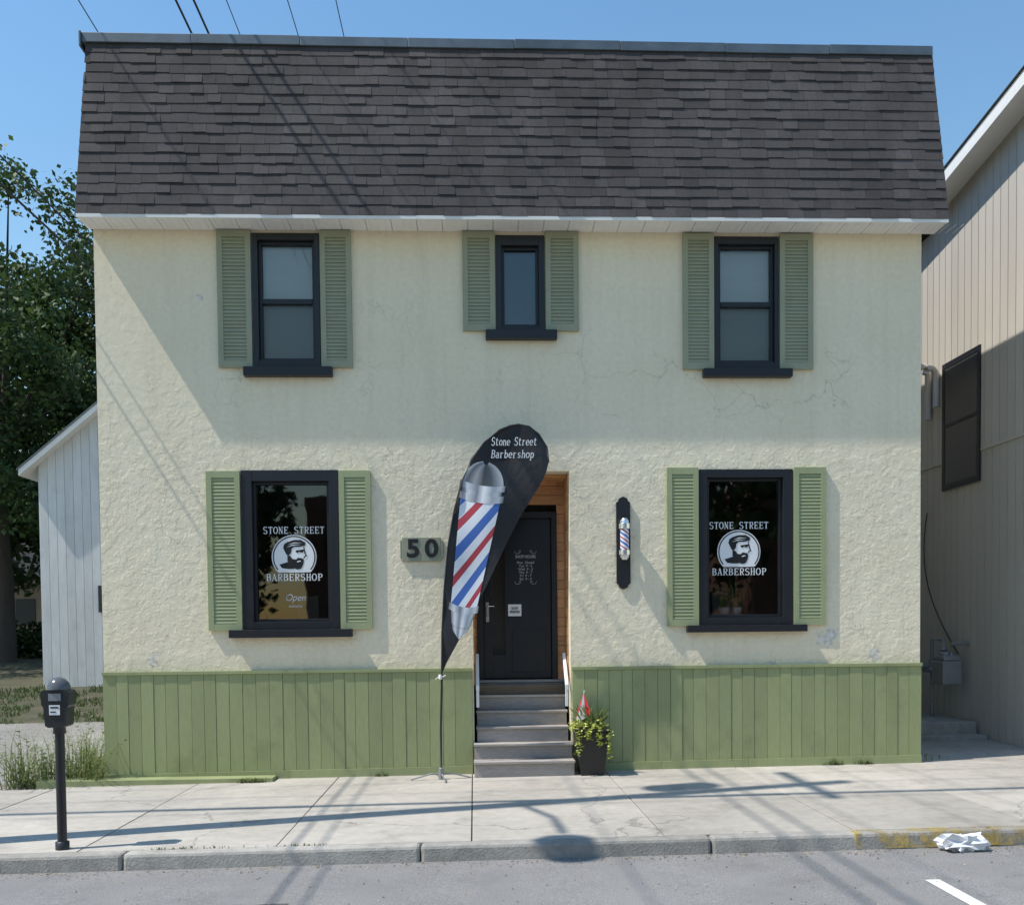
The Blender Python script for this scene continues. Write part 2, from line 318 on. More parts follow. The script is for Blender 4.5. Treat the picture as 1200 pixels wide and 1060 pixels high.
x0,x1=-.06,10.16; yb,zb,yt,zt=-.35,6.57,.10,8.76
rf=MB()
rf.poly([(x0,yb+.01,zb),(x1,yb+.01,zb),(x1,yt+.01,zt),(x0,yt+.01,zt)])
rf.poly([(x0,yb+.01,zb),(x0,yt+.01,zt),(x0,12.1,zt),(x0,12.1,zb)]); rf.poly([(x1,yb+.01,zb),(x1,12.1,zb),(x1,12.1,zt),(x1,yt+.01,zt)])
rf.poly([(x0,yt+.01,zt),(x1,yt+.01,zt),(x1,12.1,zt),(x0,12.1,zt)]); rf.poly([(x0,12.1,zb),(x0,12.1,zt),(x1,12.1,zt),(x1,12.1,zb)])
rf.obj("roof_deck",M_under,B)
Ldir=Vector((0,yt-yb,zt-zb)); SL=Ldir.length; Ldir.normalize(); Nn=Vector((0,-Ldir.z,Ldir.y))
sh=MB(); nc=17; ch=SL/nc
for ci in range(nc):
    x=x0-random.uniform(0,.3); lo=ci*ch; base=random.random()
    while x<x1:
        wd=random.choice([.16,.18,.2,.3,.32]); xa=max(x,x0-.01); xb=min(x+wd-.003,x1+.01)
        if xb-xa>.02:
            dr=random.choice([0,0,0,.004,-.009]); th=random.choice([.006,.008,.014]); top=lo+ch*1.04
            l0=lo-dr if ci else lo
            jit=random.uniform(-.0015,.0015)
            P=[Vector((xx,yb,zb))+Ldir*l+Nn*t for xx,l,t in [(xa,l0+jit,.003),(xb,l0-jit,.003),(xb,top,.0),(xa,top,.0),(xa,l0+jit,th+.004),(xb,l0-jit,th+.004),(xb,top,.004),(xa,top,.004)]]
            sh.hexa(P,min(1,max(0,.5+.18*(base-.5)+random.gauss(0,.24))))
        x+=wd
sh.obj("shingles",M_shing,B)
fl=MB()
n=8
for i in range(n):
    a=x0-.05+(x1-x0+.06)*i/n; b=x0-.05+(x1-x0+.06)*(i+1)/n-.003; za=.004*math.sin(i*1.9)+.03*(1-i/n); zc=za-.004
    fl.hexa([(a,yt-.035,zt-.03+za),(b,yt-.035,zt-.03+zc),(b,yt+.25,zt-.03+zc),(a,yt+.25,zt-.03+za),(a,yt-.03,zt+.085+za),(b,yt-.03,zt+.085+zc),(b,yt+.25,zt+.085+zc),(a,yt+.25,zt+.085+za)])
fl.box(x0-.075,x0-.05,yt-.06,yt+.3,zt-.06,zt+.12)
fl.obj("roof_edge_flashing",M_flash,B,bevel=.006)
so=MB(); xx=x0
while xx<x1:
    b=min(xx+.30,x1); so.box(xx+.004,b-.004,-.335,-.002,6.540,6.552); 
    for j in range(3): so.box(xx+.05+j*.09,xx+.056+j*.09,-.30,-.03,6.536,6.5395)
    xx+=.30
so.box(x0,x1,-.33,0,6.557,6.565)
so.box(x0,x1,-.36,-.338,6.535,6.575)
so.obj("soffit",M_soff,B)

wn=MB()
for a,b in [(0,4.43),(5.655,10.0)]:
    xx=a
    while xx<b-.03:
        wd=random.choice([.14,.15,.16,.13]); e=min(xx+wd,b); 
        if b-e<.06: e=b
        dy=random.uniform(-.004,.004)
        wn.box(xx+.0015,e-.0025,-.045+dy,-.004,gz(xx)+.10,1.245,random.random()); xx=e
    wn.box(a-.005,b+.005,-.06,-.003,1.247,1.285,.6); 
    n=4
    for i in range(n):
        p,q=a+(b-a)*i/n,a+(b-a)*(i+1)/n-.003
        wn.hexa([(p,-.062,gz(p)-.12),(q,-.062,gz(q)-.12),(q,-.003,gz(q)-.12),(p,-.003,gz(p)-.12),(p,-.062,gz(p)+.098),(q,-.062,gz(q)+.098),(q,-.003,gz(q)+.098),(p,-.003,gz(p)+.098)],random.random())
    wn.box(a,b,-.0035,-.002,-.1,1.24,0)
wn.box(-.7,2.05,-.30,-.065,-.12,.02,.4)
wn.obj("wainscot_boards",M_wain,B,bevel=.003)

def shutter(x0,x1,z0,z1,m,y=-.004):
    s=MB(); fw=.065; s.box(x0,x0+fw,y-.04,y,z0,z1,.5); s.box(x1-fw,x1,y-.04,y,z0,z1,.5)
    rails=[(z0,z0+.08),(z1-.08,z1)]
    for a,b in rails: s.box(x0+fw,x1-fw,y-.039,y,a,b,.6)
    s.box(x0+fw,x1-fw,y-.006,y-.001,z0+.08,z1-.08,.5)
    n=int((z1-z0-.16)/.042); p=(z1-z0-.16)/n
    for i in range(n):
        z=z0+.08+i*p; c=.5+random.uniform(-.2,.2)
        s.hexa([(x0+fw,y-.034,z+.004),(x1-fw,y-.034,z+.004),(x1-fw,y-.016,z+.004),(x0+fw,y-.016,z+.004),(x0+fw,y-.034,z+.016),(x1-fw,y-.034,z+.016),(x1-fw,y-.022,z+p+.002),(x0+fw,y-.022,z+p+.002)],c)
    s.obj("shutter",m,B)
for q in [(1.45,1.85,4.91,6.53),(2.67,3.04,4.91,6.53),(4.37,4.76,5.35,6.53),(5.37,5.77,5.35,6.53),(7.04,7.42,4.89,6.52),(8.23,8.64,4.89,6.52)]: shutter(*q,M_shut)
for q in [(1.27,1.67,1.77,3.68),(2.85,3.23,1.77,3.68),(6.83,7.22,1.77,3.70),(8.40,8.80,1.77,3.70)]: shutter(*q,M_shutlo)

def window(x0,x1,z0,z1,gx0,gx1,gz0,gz1,sx0,sx1,sz0,kind):
    f=MB(); yo=-.03; yi=.12
    f.box(x0,gx0,yo,yi,z0,z1); f.box(gx1,x1,yo,yi,z0,z1); f.box(gx0,gx1,yo+.002,yi,z0,gz0); f.box(gx0,gx1,yo+.002,yi,gz1,z1)
    f.box(sx0,sx1,-.10,.02,sz0,z0-.003)
    t=.035; f.box(gx0,gx0+t,.03,.10,gz0,gz1); f.box(gx1-t,gx1,.03,.10,gz0,gz1); f.box(gx0+t,gx1-t,.032,.10,gz0,gz0+t); f.box(gx0+t,gx1-t,.032,.10,gz1-t,gz1)
    if kind=='dh':
        zm=(gz0+gz1)/2-.0; f.box(gx0+t,gx1-t,.025,.10,zm-.03,zm+.03)
    f.obj("window_frame",M_black,B,bevel=.004)
    g=MB(); g.poly([(gx0+t,.075,gz0+t),(gx1-t,.075,gz0+t),(gx1-t,.075,gz1-t),(gx0+t,.075,gz1-t)]); g.obj("window_pane",M_glass,B)
    if kind in('dh','one'):
        b=MB(); b.box(gx0-.05,gx1+.05,.125,.128,gz0-.02,gz1+.05); 
        if kind=='dh': b.obj("sky_reflection_panel",M_blind,B); sc=MB(); sc.poly([(gx0+t,.05,gz0+t),(gx1-t,.05,gz0+t),(gx1-t,.05,zm-.03),(gx0+t,.05,zm-.03)]); sc.obj("window_screen",M_screen,B)
        else: b.obj("sky_reflection_panel",mat("sky_reflection_blue",(.17,.26,.34),.7,.1),B)  # middle window: panel coloured to stand in for the sky's reflection
window(1.86,2.66,4.91,6.50,1.93,2.60,5.00,6.42,1.75,2.80,4.80,'dh')
window(4.77,5.36,5.35,6.49,4.84,5.29,5.41,6.37,4.64,5.50,5.24,'one')
window(7.43,8.22,4.89,6.49,7.48,8.17,4.98,6.40,7.28,8.37,4.79,'dh')
window(1.68,2.84,1.78,3.69,1.81,2.73,1.87,3.56,1.52,2.99,1.68,'shop')
window(7.23,8.39,1.78,3.68,7.33,8.27,1.87,3.58,7.07,8.55,1.69,'shop')

def text(body,cx,z,h,width,m,parent,y,bold=.0,shear=0,name="lettering"):
    c=bpy.data.curves.new(name,"FONT"); c.body=body; c.size=1; c.offset=bold; c.shear=shear; c.align_x='CENTER'; c.align_y='CENTER'; c.extrude=.002; c.space_line=1.0
    o=bpy.data.objects.new(name,c); COL.objects.link(o); c.materials.append(m)
    bpy.context.view_layer.update(); dx,dy=o.dimensions.x,o.dimensions.y
    o.rotation_euler=(math.pi/2,0,0); o.scale=(width/dx,h/dy,1); o.location=(cx,y,z); o.parent=parent; return o
GL={'S':[('a',.5,1.05,.33,.33,20,290),('a',.5,.36,.36,.34,200,470)],'T':[(.5,0,.5,1.4,.2),(.05,1.33,.95,1.33,.13),(.09,1.1,.09,1.4,.08),(.91,1.1,.91,1.4,.08),(.3,.04,.7,.04,.08)],
'O':[('a',.5,.7,.42,.66,0,360)],'N':[(.2,0,.2,1.4,.1),(.2,1.38,.8,.02,.2),(.8,0,.8,1.4,.1),(.02,1.36,.3,1.36,.08),(.65,1.36,.98,1.36,.08),(.04,.04,.38,.04,.08)],
'E':[(.25,0,.25,1.4,.2),(.08,1.34,.9,1.34,.11),(.08,.06,.92,.06,.11),(.3,.72,.7,.72,.1),(.88,1.08,.88,1.4,.08),(.9,0,.9,.34,.08),(.7,.56,.7,.88,.08)],
'R':[(.25,0,.25,1.4,.2),(.08,1.35,.55,1.35,.1),(.3,.70,.55,.70,.1),('a',.55,1.025,.3,.33,-90,90),(.5,.7,.82,.04,.18),(.08,.04,.44,.04,.08),(.78,.04,1.0,.04,.08)],
'B':[(.25,0,.25,1.4,.2),(.08,1.35,.55,1.35,.1),(.3,.74,.55,.74,.09),('a',.52,1.05,.28,.30,-90,90),('a',.54,.39,.34,.34,-90,90),(.08,.05,.55,.05,.1)],
'A':[(.5,1.4,.14,.02,.1),(.5,1.4,.86,.02,.2),(.26,.45,.74,.45,.09),(.0,.04,.3,.04,.08),(.66,.04,1.02,.04,.08)],
'H':[(.22,0,.22,1.4,.19),(.78,0,.78,1.4,.19),(.22,.72,.78,.72,.1)]+[(a_,b_,a_+.36,b_,.08) for a_ in (.04,.6) for b_ in (.04,1.36)],
'P':[(.28,0,.28,1.4,.2),(.1,1.35,.58,1.35,.1),(.3,.66,.58,.66,.1),('a',.56,1.0,.32,.35,-90,90),(.1,.04,.5,.04,.08)],' ':[],
't':[(.4,.12,.4,1.25,.18),(.12,.92,.75,.92,.1),('a',.6,.2,.18,.14,180,340)],'o':[('a',.5,.47,.36,.42,0,360)],
'n':[(.24,0,.24,.92,.17),('a',.5,.6,.27,.27,0,170),(.77,0,.77,.6,.17),(.08,.04,.42,.04,.08),(.62,.04,.95,.04,.08),(.08,.9,.26,.9,.08)],
'e':[('a',.5,.47,.35,.42,0,320),(.2,.5,.82,.5,.09)],'r':[(.3,0,.3,.92,.18),('a',.58,.62,.26,.25,50,170),(.1,.04,.55,.04,.08),(.12,.9,.32,.9,.08)],
'a':[('a',.48,.28,.28,.25,0,360),(.76,0,.76,.62,.17),('a',.5,.64,.26,.25,0,150)],'b':[(.24,0,.24,1.4,.17),('a',.52,.45,.3,.42,-160,160),(.08,1.36,.26,1.36,.08)],
'h':[(.24,0,.24,1.4,.17),('a',.5,.6,.27,.27,0,170),(.77,0,.77,.6,.17),(.08,.04,.42,.04,.08),(.62,.04,.95,.04,.08)],
's':[('a',.5,.68,.24,.2,20,280),('a',.5,.26,.26,.2,200,460)],'p':[(.24,-.42,.24,.92,.17),('a',.52,.45,.3,.42,-160,160),(.08,-.4,.42,-.4,.08)]}
def serif(word,cx,zc,h,width,m,p,y,shear=0,adv=1.12):
    a=MB(); n=len(word); tot=n*adv-.12; sx=width/tot; sz=h/1.4; X0=cx-width/2; Z0=zc-h/2
    def Tp(u,v): return (X0+u*sx+shear*v*sz,y,Z0+v*sz)
    for i,chh in enumerate(word):
        o_=i*adv
        for st_ in GL[chh]:
            if st_[0]=='a':
                _,ax_,az_,ra,rb,t0,t1=st_; nn=10 if t1-t0<250 else 18
                for j in range(nn):
                    q=[]
                    for tt,k_ in ((j/nn,0),((j+1)/nn,0),((j+1)/nn,1),(j/nn,1)):
                        th=math.radians(t0+(t1-t0)*tt); wt=.07+.07*abs(math.cos(th)); r_=(1 if k_ else -1)*wt
                        q.append(Tp(o_+ax_+(ra+r_*.7)*math.cos(th),az_+(rb+r_*.7)*math.sin(th)))
                    a.poly(q)
            else:
                xa,za,xb,zb_,wt=st_; dx,dz=xb-xa,zb_-za
                if abs(dz)>abs(dx)*.5: nx,nz=wt/2,0
                else: nx,nz=0,wt/2
                a.poly([Tp(o_+xa-nx,za-nz),Tp(o_+xb-nx,zb_-nz),Tp(o_+xb+nx,zb_+nz),Tp(o_+xa+nx,za+nz)])
    for fi,f in enumerate(a.f):
        for vi in f: v=a.v[vi]; a.v[vi]=(v[0],v[1]-.00002*(fi%60),v[2])
    a.obj("lettering",m,p)
def logo(cx,cz,p,y,wt):
    serif("STONE STREET",cx,cz+.325,.085,wt,M_decalw,p,y)
    serif("BARBERSHOP",cx,cz-.245,.085,wt*.92,M_decalw,p,y-.006)
    R=.27; a=MB()
    pts=[(cx+R*math.cos(t),y,cz+R*math.sin(t)) for t in np.linspace(0,2*math.pi,64,endpoint=False)]
    pts=[q if q[2]>cz-.185 else (q[0],q[1],cz-.185) for q in pts]
    a.poly(pts); a.obj("logo_disc",M_decalw,p)
    a=MB(); r0,r1=R*.90,R*.95
    T=np.linspace(math.radians(-38),math.radians(218),49)
    for t0,t1 in zip(T,T[1:]): a.poly([(cx+r*math.cos(t),y-.003,cz+r*math.sin(t)) for r,t in [(r0,t0),(r1,t0),(r1,t1),(r0,t1)]])
    sc_=.88
    def P(pts,yy=-.003): a.poly([(cx+R*u*sc_,y+yy,cz+R*(v*.92+.08)*sc_) for u,v in pts])
    P([(-.42,.12),(-.55,.42),(-.5,.62),(-.34,.74),(.0,.86),(.35,.86),(.6,.7),(.56,.54),(.3,.48),(.0,.48),(-.12,.38),(-.16,.14),(-.26,.0),(-.36,.02)])
    P([(-.34,.0),(-.2,-.02),(-.08,-.2),(.1,-.22),(.2,-.12),(.42,-.16),(.5,-.26),(.46,-.5),(.36,-.72),(.18,-.78),(-.02,-.7),(-.2,-.5),(-.34,-.3)])
    P([(.08,.28),(.5,.34),(.52,.27),(.42,.16),(.34,.16),(.28,.22),(.18,.14),(.1,.18)])
    P([(.52,.5),(.58,.12),(.66,-.04),(.56,-.08),(.5,-.2),(.47,-.18),(.5,-.04),(.58,-.02),(.52,.14),(.48,.48)],-.004)
    P([(-.3,-.35),(-.08,-.60),(.0,-.74),(-.3,-.74),(-.62,-.70),(-.75,-.5),(-.5,-.42)],-.004)
    a.obj("logo_portrait",M_decalb,p)
    a=MB()
    def Q(pts): a.poly([(cx+R*u*sc_,y-.006,cz+R*(v*.92+.08)*sc_) for u,v in pts])
    Q([(-.3,.6),(.0,.72),(.42,.70),(.0,.67)]); Q([(-.38,.46),(-.05,.6),(.38,.60),(-.05,.55)]); Q([(.14,-.32),(.34,-.28),(.34,-.33),(.16,-.38)])
    a.obj("logo_highlights",M_decalw,p)
logo(2.285,2.655,B,.066,.74); logo(7.745,2.68,B,.066,.74)
text("Open",2.29,2.16,.11,.24,M_decalg,B,.066,.0,.3); text("welcome",2.29,2.06,.035,.16,M_decalg,B,.066)

rc=MB()
z=1.06
while z<3.66:
    e=min(z+.12,3.668); rc.box(5.53,5.638,.60,.64,z+.002,e-.003,random.random()); rc.box(4.452,4.50,.60,.64,z+.002,e-.003,random.random())
    rc.box(5.622,5.639,.26,.598,z+.002,e-.003,random.random()); rc.box(4.451,4.468,.26,.598,z+.002,e-.003,random.random())
    if z>3.24: rc.box(4.50,5.53,.60,.64,z+.002,e-.003,random.random())
    z=e
rc.box(4.47,5.62,.26,.64,3.63,3.668,.4)
rc.obj("cedar_recess_lining",M_wood,B)
bk=MB(); bk.box(4.3,5.9,.90,.95,-.2,4.2); bk.box(4.30,4.448,.26,.9,-.2,4.2); bk.box(5.645,5.8,.26,.9,-.2,4.2); bk.box(4.3,5.9,.26,.9,3.672,3.72); bk.obj("recess_backing",M_int,B)
df=MB(); df.box(4.50,4.58,.57,.70,1.10,3.25); df.box(5.46,5.53,.57,.70,1.10,3.25); df.box(4.58,5.46,.572,.70,3.17,3.25); df.obj("door_frame",M_black,B,bevel=.004)
dr=MB(); dr.box(4.585,4.70,.63,.67,1.12,3.165); dr.box(4.86,5.455,.63,.67,1.12,3.165); dr.box(4.70,4.86,.63,.67,1.12,1.42); dr.box(4.70,4.86,.63,.67,2.85,3.165)
dr.box(4.95,5.38,.622,.629,1.2,1.75); dr.obj("door",M_door,B,bevel=.004)
gl=MB(); gl.poly([(4.70,.65,1.42),(4.86,.65,1.42),(4.86,.65,2.85),(4.70,.65,2.85)]); gl.obj("door_lite",M_glass,B)
hd=MB(); hd.box(4.615,4.655,.615,.63,1.85,2.10); hd.tube([(4.635,.57,1.90),(4.635,.57,2.05)],.01); hd.tube([(4.635,.57,1.9),(4.635,.63,1.9)],.008); hd.tube([(4.635,.63,2.05),(4.635,.57,2.05),(4.72,.57,2.05)],.009); hd.obj("door_handle",M_chrome,B)
pp=MB(); pp.box(4.90,5.07,.612,.616,1.92,2.07); pp.obj("door_notice",M_decalw,B)
text("CALL FOR\nAPPOINTMENT",4.985,1.995,.08,.13,M_decalb,B,.608)
text("SHOP HOURS",5.13,2.68,.04,.26,M_decalg,B,.624,.02); text("Mon  Closed\nTue  9 - 5\nWed  9 - 5\nThu  9 - 7\nFri  9 - 7\nSat  9 - 3",5.13,2.50,.24,.22,M_decalg,B,.624,.015)
a=MB()
for sx in (-1,1):
    for zz,rr in ((2.74,.035),(2.35,.035)):
        pts=[(5.13+sx*(.05+.035*math.cos(t)*(1-t/9)+t*.012),.622,zz+rr*.6*math.sin(t)) for t in np.linspace(0,7,14)]; a.tube(pts,.003,5)
a.obj("door_scrollwork",M_decalg,B)
st=MB()
ry=[-.38,-.15,.04,.22,.38,.50]; rz=[.185,.37,.555,.74,.925,1.105]
for i in range(6):
    zlo=-.1 if i==0 else rz[i-1]; x0s,x1s=(4.44,5.645) if ry[i]<-.07 else (4.475,5.615)
    st.box(x0s+.01,x1s-.01,ry[i],ry[i]+.03,zlo,rz[i]-.032,random.random()*.3)
    yend=ry[i+1]+.002 if i<5 else .80
    ym=(ry[i]-.02+yend)/2
    if i<5:
        st.box(x0s,x1s,ry[i]-.025,ym-.003,rz[i]-.03,rz[i],random.random()); st.box(x0s,x1s,ym+.003,yend,rz[i]-.03,rz[i]-.001,random.random())
    else: st.box(x0s,x1s,ry[i]-.025,.62,rz[i]-.03,rz[i],.5)
st.box(4.445,4.475,-.36,-.07,-.1,.15,.5); st.box(5.61,5.64,-.36,-.07,-.1,.15,.5)
st.obj("entrance_steps",M_step,B,bevel=.004)
hr=MB()
for xx in (4.495,5.59):
    hr.hexa([(xx-.02,-.02,1.0),(xx+.02,-.02,1.0),(xx+.02,.35,1.38),(xx-.02,.35,1.38),(xx-.02,-.02,1.07),(xx+.02,-.02,1.07),(xx+.02,.35,1.45),(xx-.02,.35,1.45)])
    hr.box(xx-.018,xx+.018,-.0,.035,.80,1.02)
hr.obj("handrails",M_white,B,bevel=.004)

pt=empty("potted_plant")
a=MB(); 
for cx in (7.62,7.78): a.lathe(cx,.3,[(0,1.88),(.05,1.88),(.065,2.0),(.058,2.0),(.05,1.96)],16)
a.obj("pots",M_white,pt,smooth=True)
a=MB()
for cx in (7.62,7.78):
    for i in range(12):
        dx,dy=random.uniform(-.09,.09),random.uniform(-.04,.04); h=random.uniform(.2,.42); bx=cx+dx*.3
        a.poly([(bx-.014,.3,1.96),(bx+.014,.3,1.96),(bx+dx*.8+.012,.3+dy,1.96+h*.7),(bx+dx*1.3,.3+dy,1.96+h),(bx+dx*.8-.012,.3+dy,1.96+h*.7)],random.random())
a.obj("leaves",M_weed,pt)
tb=MB(); tb.box(7.3,8.3,.2,.45,1.80,1.878); tb.obj("window_ledge",M_int,B)
ic=MB(); ic.box(1.95,2.25,1.6,2.1,1.5,1.62); ic.box(1.95,2.25,2.05,2.13,1.62,2.25); ic.box(7.9,8.2,1.6,2.1,1.5,1.62); ic.box(7.9,8.2,2.05,2.13,1.62,2.25); ic.box(6.3,7.4,3.9,3.95,2.0,3.2); ic.box(2.4,3.6,3.9,3.95,2.0,3.2); ic.obj("salon_fittings",mat("salon_fittings",(.35,.36,.36),.3,.2),B)

S=empty("house_number_sign")
a=MB(); a.box(3.60,4.07,-.03,-.004,2.585,2.875); a.box(3.575,3.60,-.028,-.004,2.62,2.84); a.box(4.07,4.095,-.028,-.004,2.62,2.84); a.obj("board",M_numbd,S,bevel=.006)
text("5",3.735,2.73,.225,.15,M_decalb,S,-.036,.03,name="digit_five"); text("0",3.955,2.73,.225,.16,M_decalb,S,-.036,.03,name="digit_zero")

BPm=bpy.data.materials.new("barber_stripes"); BPm.use_nodes=True
def stripes(m,kx,kv):
    nt=m.node_tree; L=nt.links.new; b=nt.nodes["Principled BSDF"]; b.inputs["Roughness"].default_value=.4
    uv=N(nt,"ShaderNodeUVMap",uv_map="UVMap"); sp=N(nt,"ShaderNodeSeparateXYZ"); L(uv.outputs[0],sp.inputs[0])
    m1=N(nt,"ShaderNodeMath",operation='MULTIPLY'); L(sp.outputs[0],m1.inputs[0]); m1.inputs[1].default_value=kx
    m2=N(nt,"ShaderNodeMath",operation='MULTIPLY_ADD'); L(sp.outputs[1],m2.inputs[0]); m2.inputs[1].default_value=kv; L(m1.outputs[0],m2.inputs[2])
    fr=N(nt,"ShaderNodeMath",operation='FRACT'); L(m2.outputs[0],fr.inputs[0])
    cr=N(nt,"ShaderNodeValToRGB"); cr.color_ramp.interpolation='CONSTANT'; L(fr.outputs[0],cr.inputs[0])
    e=cr.color_ramp.elements; e[0].position=0; e[0].color=(.07,.16,.48,1); e[1].position=.27; e[1].color=(.78,.81,.86,1)
    for p,c in [(.52,(.48,.06,.08,1)),(.72,(.78,.81,.86,1))]: q=e.new(p); q.color=c
    L(cr.outputs[0],b.inputs["Base Color"])
stripes(BPm,1.0,3.0)
W=empty("barber_pole")
a=MB(); cxp=6.295
out=[(-.085,2.30),(-.085,3.28),(-.06,3.30),(-.05,3.33),(0,3.355),(.05,3.33),(.06,3.30),(.085,3.28),(.085,2.30),(.06,2.28),(.05,2.25),(0,2.225),(-.05,2.25),(-.06,2.28)]
a.poly([(cxp+u,-.03,v) for u,v in out][::-1]); n=len(out)
for i in range(n):
    p,q=out[i],out[(i+1)%n]; a.poly([(cxp+p[0],-.03,p[1]),(cxp+q[0],-.03,q[1]),(cxp+q[0],-.003,q[1]),(cxp+p[0],-.003,p[1])])
a.obj("backboard",M_black,W)
a=MB(); cy=-.115
a.lathe(cxp,cy,[(0,3.085),(.03,3.08),(.05,3.05),(.055,3.02),(.066,3.015),(.066,2.955),(.055,2.95)],24); a.lathe(cxp,cy,[(.055,2.70),(.066,2.695),(.066,2.64),(.055,2.635),(.05,2.61),(.03,2.58),(0,2.575)],24)
a.box(cxp-.03,cxp+.03,cy,-.03,2.97,3.0); a.box(cxp-.03,cxp+.03,cy,-.03,2.66,2.69)
a.obj("chrome_caps",M_chrome,W,smooth=False)
def uvgrid(name,rows,m,parent,uvs):
    me=bpy.data.meshes.new(name); R_=len(rows); C_=len(rows[0]); v=[p for r_ in rows for p in r_]; f=[]
    for i in range(R_-1):
        for j in range(C_-1): f.append((i*C_+j,i*C_+j+1,(i+1)*C_+j+1,(i+1)*C_+j))
    me.from_pydata(v,[],f); uvl=me.uv_layers.new(name="UVMap")
    for lp in me.loops: uvl.data[lp.index].uv=uvs[lp.vertex_index]
    me.materials.append(m); me.polygons.foreach_set("use_smooth",[True]*len(f)); o=bpy.data.objects.new(name,me); COL.objects.link(o); o.parent=parent; return o
rows=[];uvs=[]
for i in range(8):
    zz=2.70+.25*i/7; rw=[]
    for j in range(25):
        t=2*math.pi*j/24; rw.append((cxp+.052*math.cos(t),cy+.052*math.sin(t),zz)); uvs.append((j/24*2,i/7*.8))
    rows.append(rw)
uvgrid("striped_cylinder",rows,BPm,W,uvs)

# ------------------------------------------------------------------ feather flag
F=empty("feather_flag"); FY=-.42
def fw(u,v):
    x6=4.08+(u-518)/99; z6=1.26+(788-v)/102
    return 4.457+(x6-4.457)*1.016, 1.755+(z6-1.755)*1.016
def fy(x,z): return FY+.018*math.sin(x*9+z*2.2)+.012*math.sin(z*5.5-x*4)+.006*math.sin(x*24+z*11)
Lp=[(519,788),(520,740),(523,690),(528,640),(535,600),(544,565),(556,538),(570,519),(588,504),(600,499),(610,497.5)]
Rp=[(519,788),(524,776),(541,745),(556,715),(570,687),(583,660),(597,630),(613,600),(628,577),(639,557),(643,542),(641,524),(632,509),(621,500),(610,497.5)]
def interp(P,v):
    for (u0,v0),(u1,v1) in zip(P,P[1:]):
        if v1<=v<=v0: return u0+(u1-u0)*(v0-v)/(v0-v1+1e-9)
    return P[-1][0]
vs=list(np.linspace(788,530,44))+list(np.linspace(526,497.5,18))
a=MB(); rows=[]
for v in vs:
    l,r_=interp(Lp,v),interp(Rp,v); rw=[]
    for j in range(13):
        u=l+(r_-l)*j/12; x_,z_=fw(u,v); rw.append((x_,fy(x_,z_),z_))
    rows.append(rw)
for i in range(len(rows)-1):
    for j in range(12): a.poly([rows[i][j],rows[i][j+1],rows[i+1][j+1],rows[i+1][j]])
a.obj("banner_cloth",M_flag,F,smooth=True)
pl=[(4.052,FY,.0),(4.055,FY,.6)]+[(fw(u-1,v)[0],FY,fw(u-1,v)[1]) for u,v in Lp]+[(fw(u,v)[0],FY,fw(u,v)[1]) for u,v in [(621,500),(632,509),(641,524),(643,542)]]
a=MB(); a.tube(pl,[.014]*2+[.011]*(len(pl)-2)); a.obj("flag_pole",M_wire,F,smooth=True)
a=MB()
for ang in (10,100,190,280):
    t=math.radians(ang); a.tube([(4.052,FY,.05),(4.052+.12*math.cos(t),FY+.12*math.sin(t),.06),(4.052+.36*math.cos(t),FY+.30*math.sin(t),-.0)],.009)
a.lathe(4.052,FY,[(.03,-.01),(.03,.12),(.016,.13)]); a.obj("cross_base",M_grey,F)
a=MB(); a.lathe(4.056,FY,[(.015,1.17),(.026,1.18),(.022,1.21),(.015,1.23)],8); a.tube([(4.03,FY-.01,1.2),(4.00,FY-.01,1.17)],.005,5); a.tube([(4.08,FY-.01,1.2),(4.12,FY-.01,1.22)],.005,5); a.obj("tie_knot",M_white,F)
FP=bpy.data.materials.new("printed_pole_stripes"); FP.use_nodes=True; stripes(FP,.5,3.1)
FC=bpy.data.materials.new("printed_chrome"); FC.use_nodes=True
nt=FC.node_tree; uvn=N(nt,"ShaderNodeUVMap",uv_map="UVMap"); sp=N(nt,"ShaderNodeSeparateXYZ"); nt.links.new(uvn.outputs[0],sp.inputs[0])
cr=N(nt,"ShaderNodeValToRGB"); nt.links.new(MR(nt,sp.outputs[0],-1,1,0,1),cr.inputs[0]); nt.links.new(cr.outputs[0],nt.nodes["Principled BSDF"].inputs["Base Color"])
e=cr.color_ramp.elements; e[0].color=(.12,.14,.17,1); e[1].color=(.16,.17,.19,1)
for p,c in [(.18,(.6,.63,.68,1)),(.4,(.2,.22,.26,1)),(.55,(.78,.80,.84,1)),(.75,(.35,.38,.42,1)),(.9,(.55,.57,.6,1))]: q=e.new(p); q.color=c
FD=bpy.data.materials.new("printed_glass_dome"); FD.use_nodes=True; nt=FD.node_tree; uvn=N(nt,"ShaderNodeUVMap",uv_map="UVMap"); sp=N(nt,"ShaderNodeSeparateXYZ"); nt.links.new(uvn.outputs[0],sp.inputs[0])
cr=N(nt,"ShaderNodeValToRGB"); nt.links.new(MR(nt,sp.outputs[0],-1,1,0,1),cr.inputs[0]); nt.links.new(cr.outputs[0],nt.nodes["Principled BSDF"].inputs["Base Color"])
e=cr.color_ramp.elements; e[0].color=(.5,.52,.55,1); e[1].color=(.45,.47,.5,1)
for p,c in [(.12,(.10,.11,.13,1)),(.3,(.32,.34,.37,1)),(.5,(.06,.065,.07,1)),(.7,(.10,.11,.12,1)),(.85,(.26,.28,.31,1))]: q=e.new(p); q.color=c
A0=Vector((571,545)); A1=Vector((538,748)); AL=(A1-A0).length; ax=(A1-A0)/AL; pr=Vector((ax.y,-ax.x))
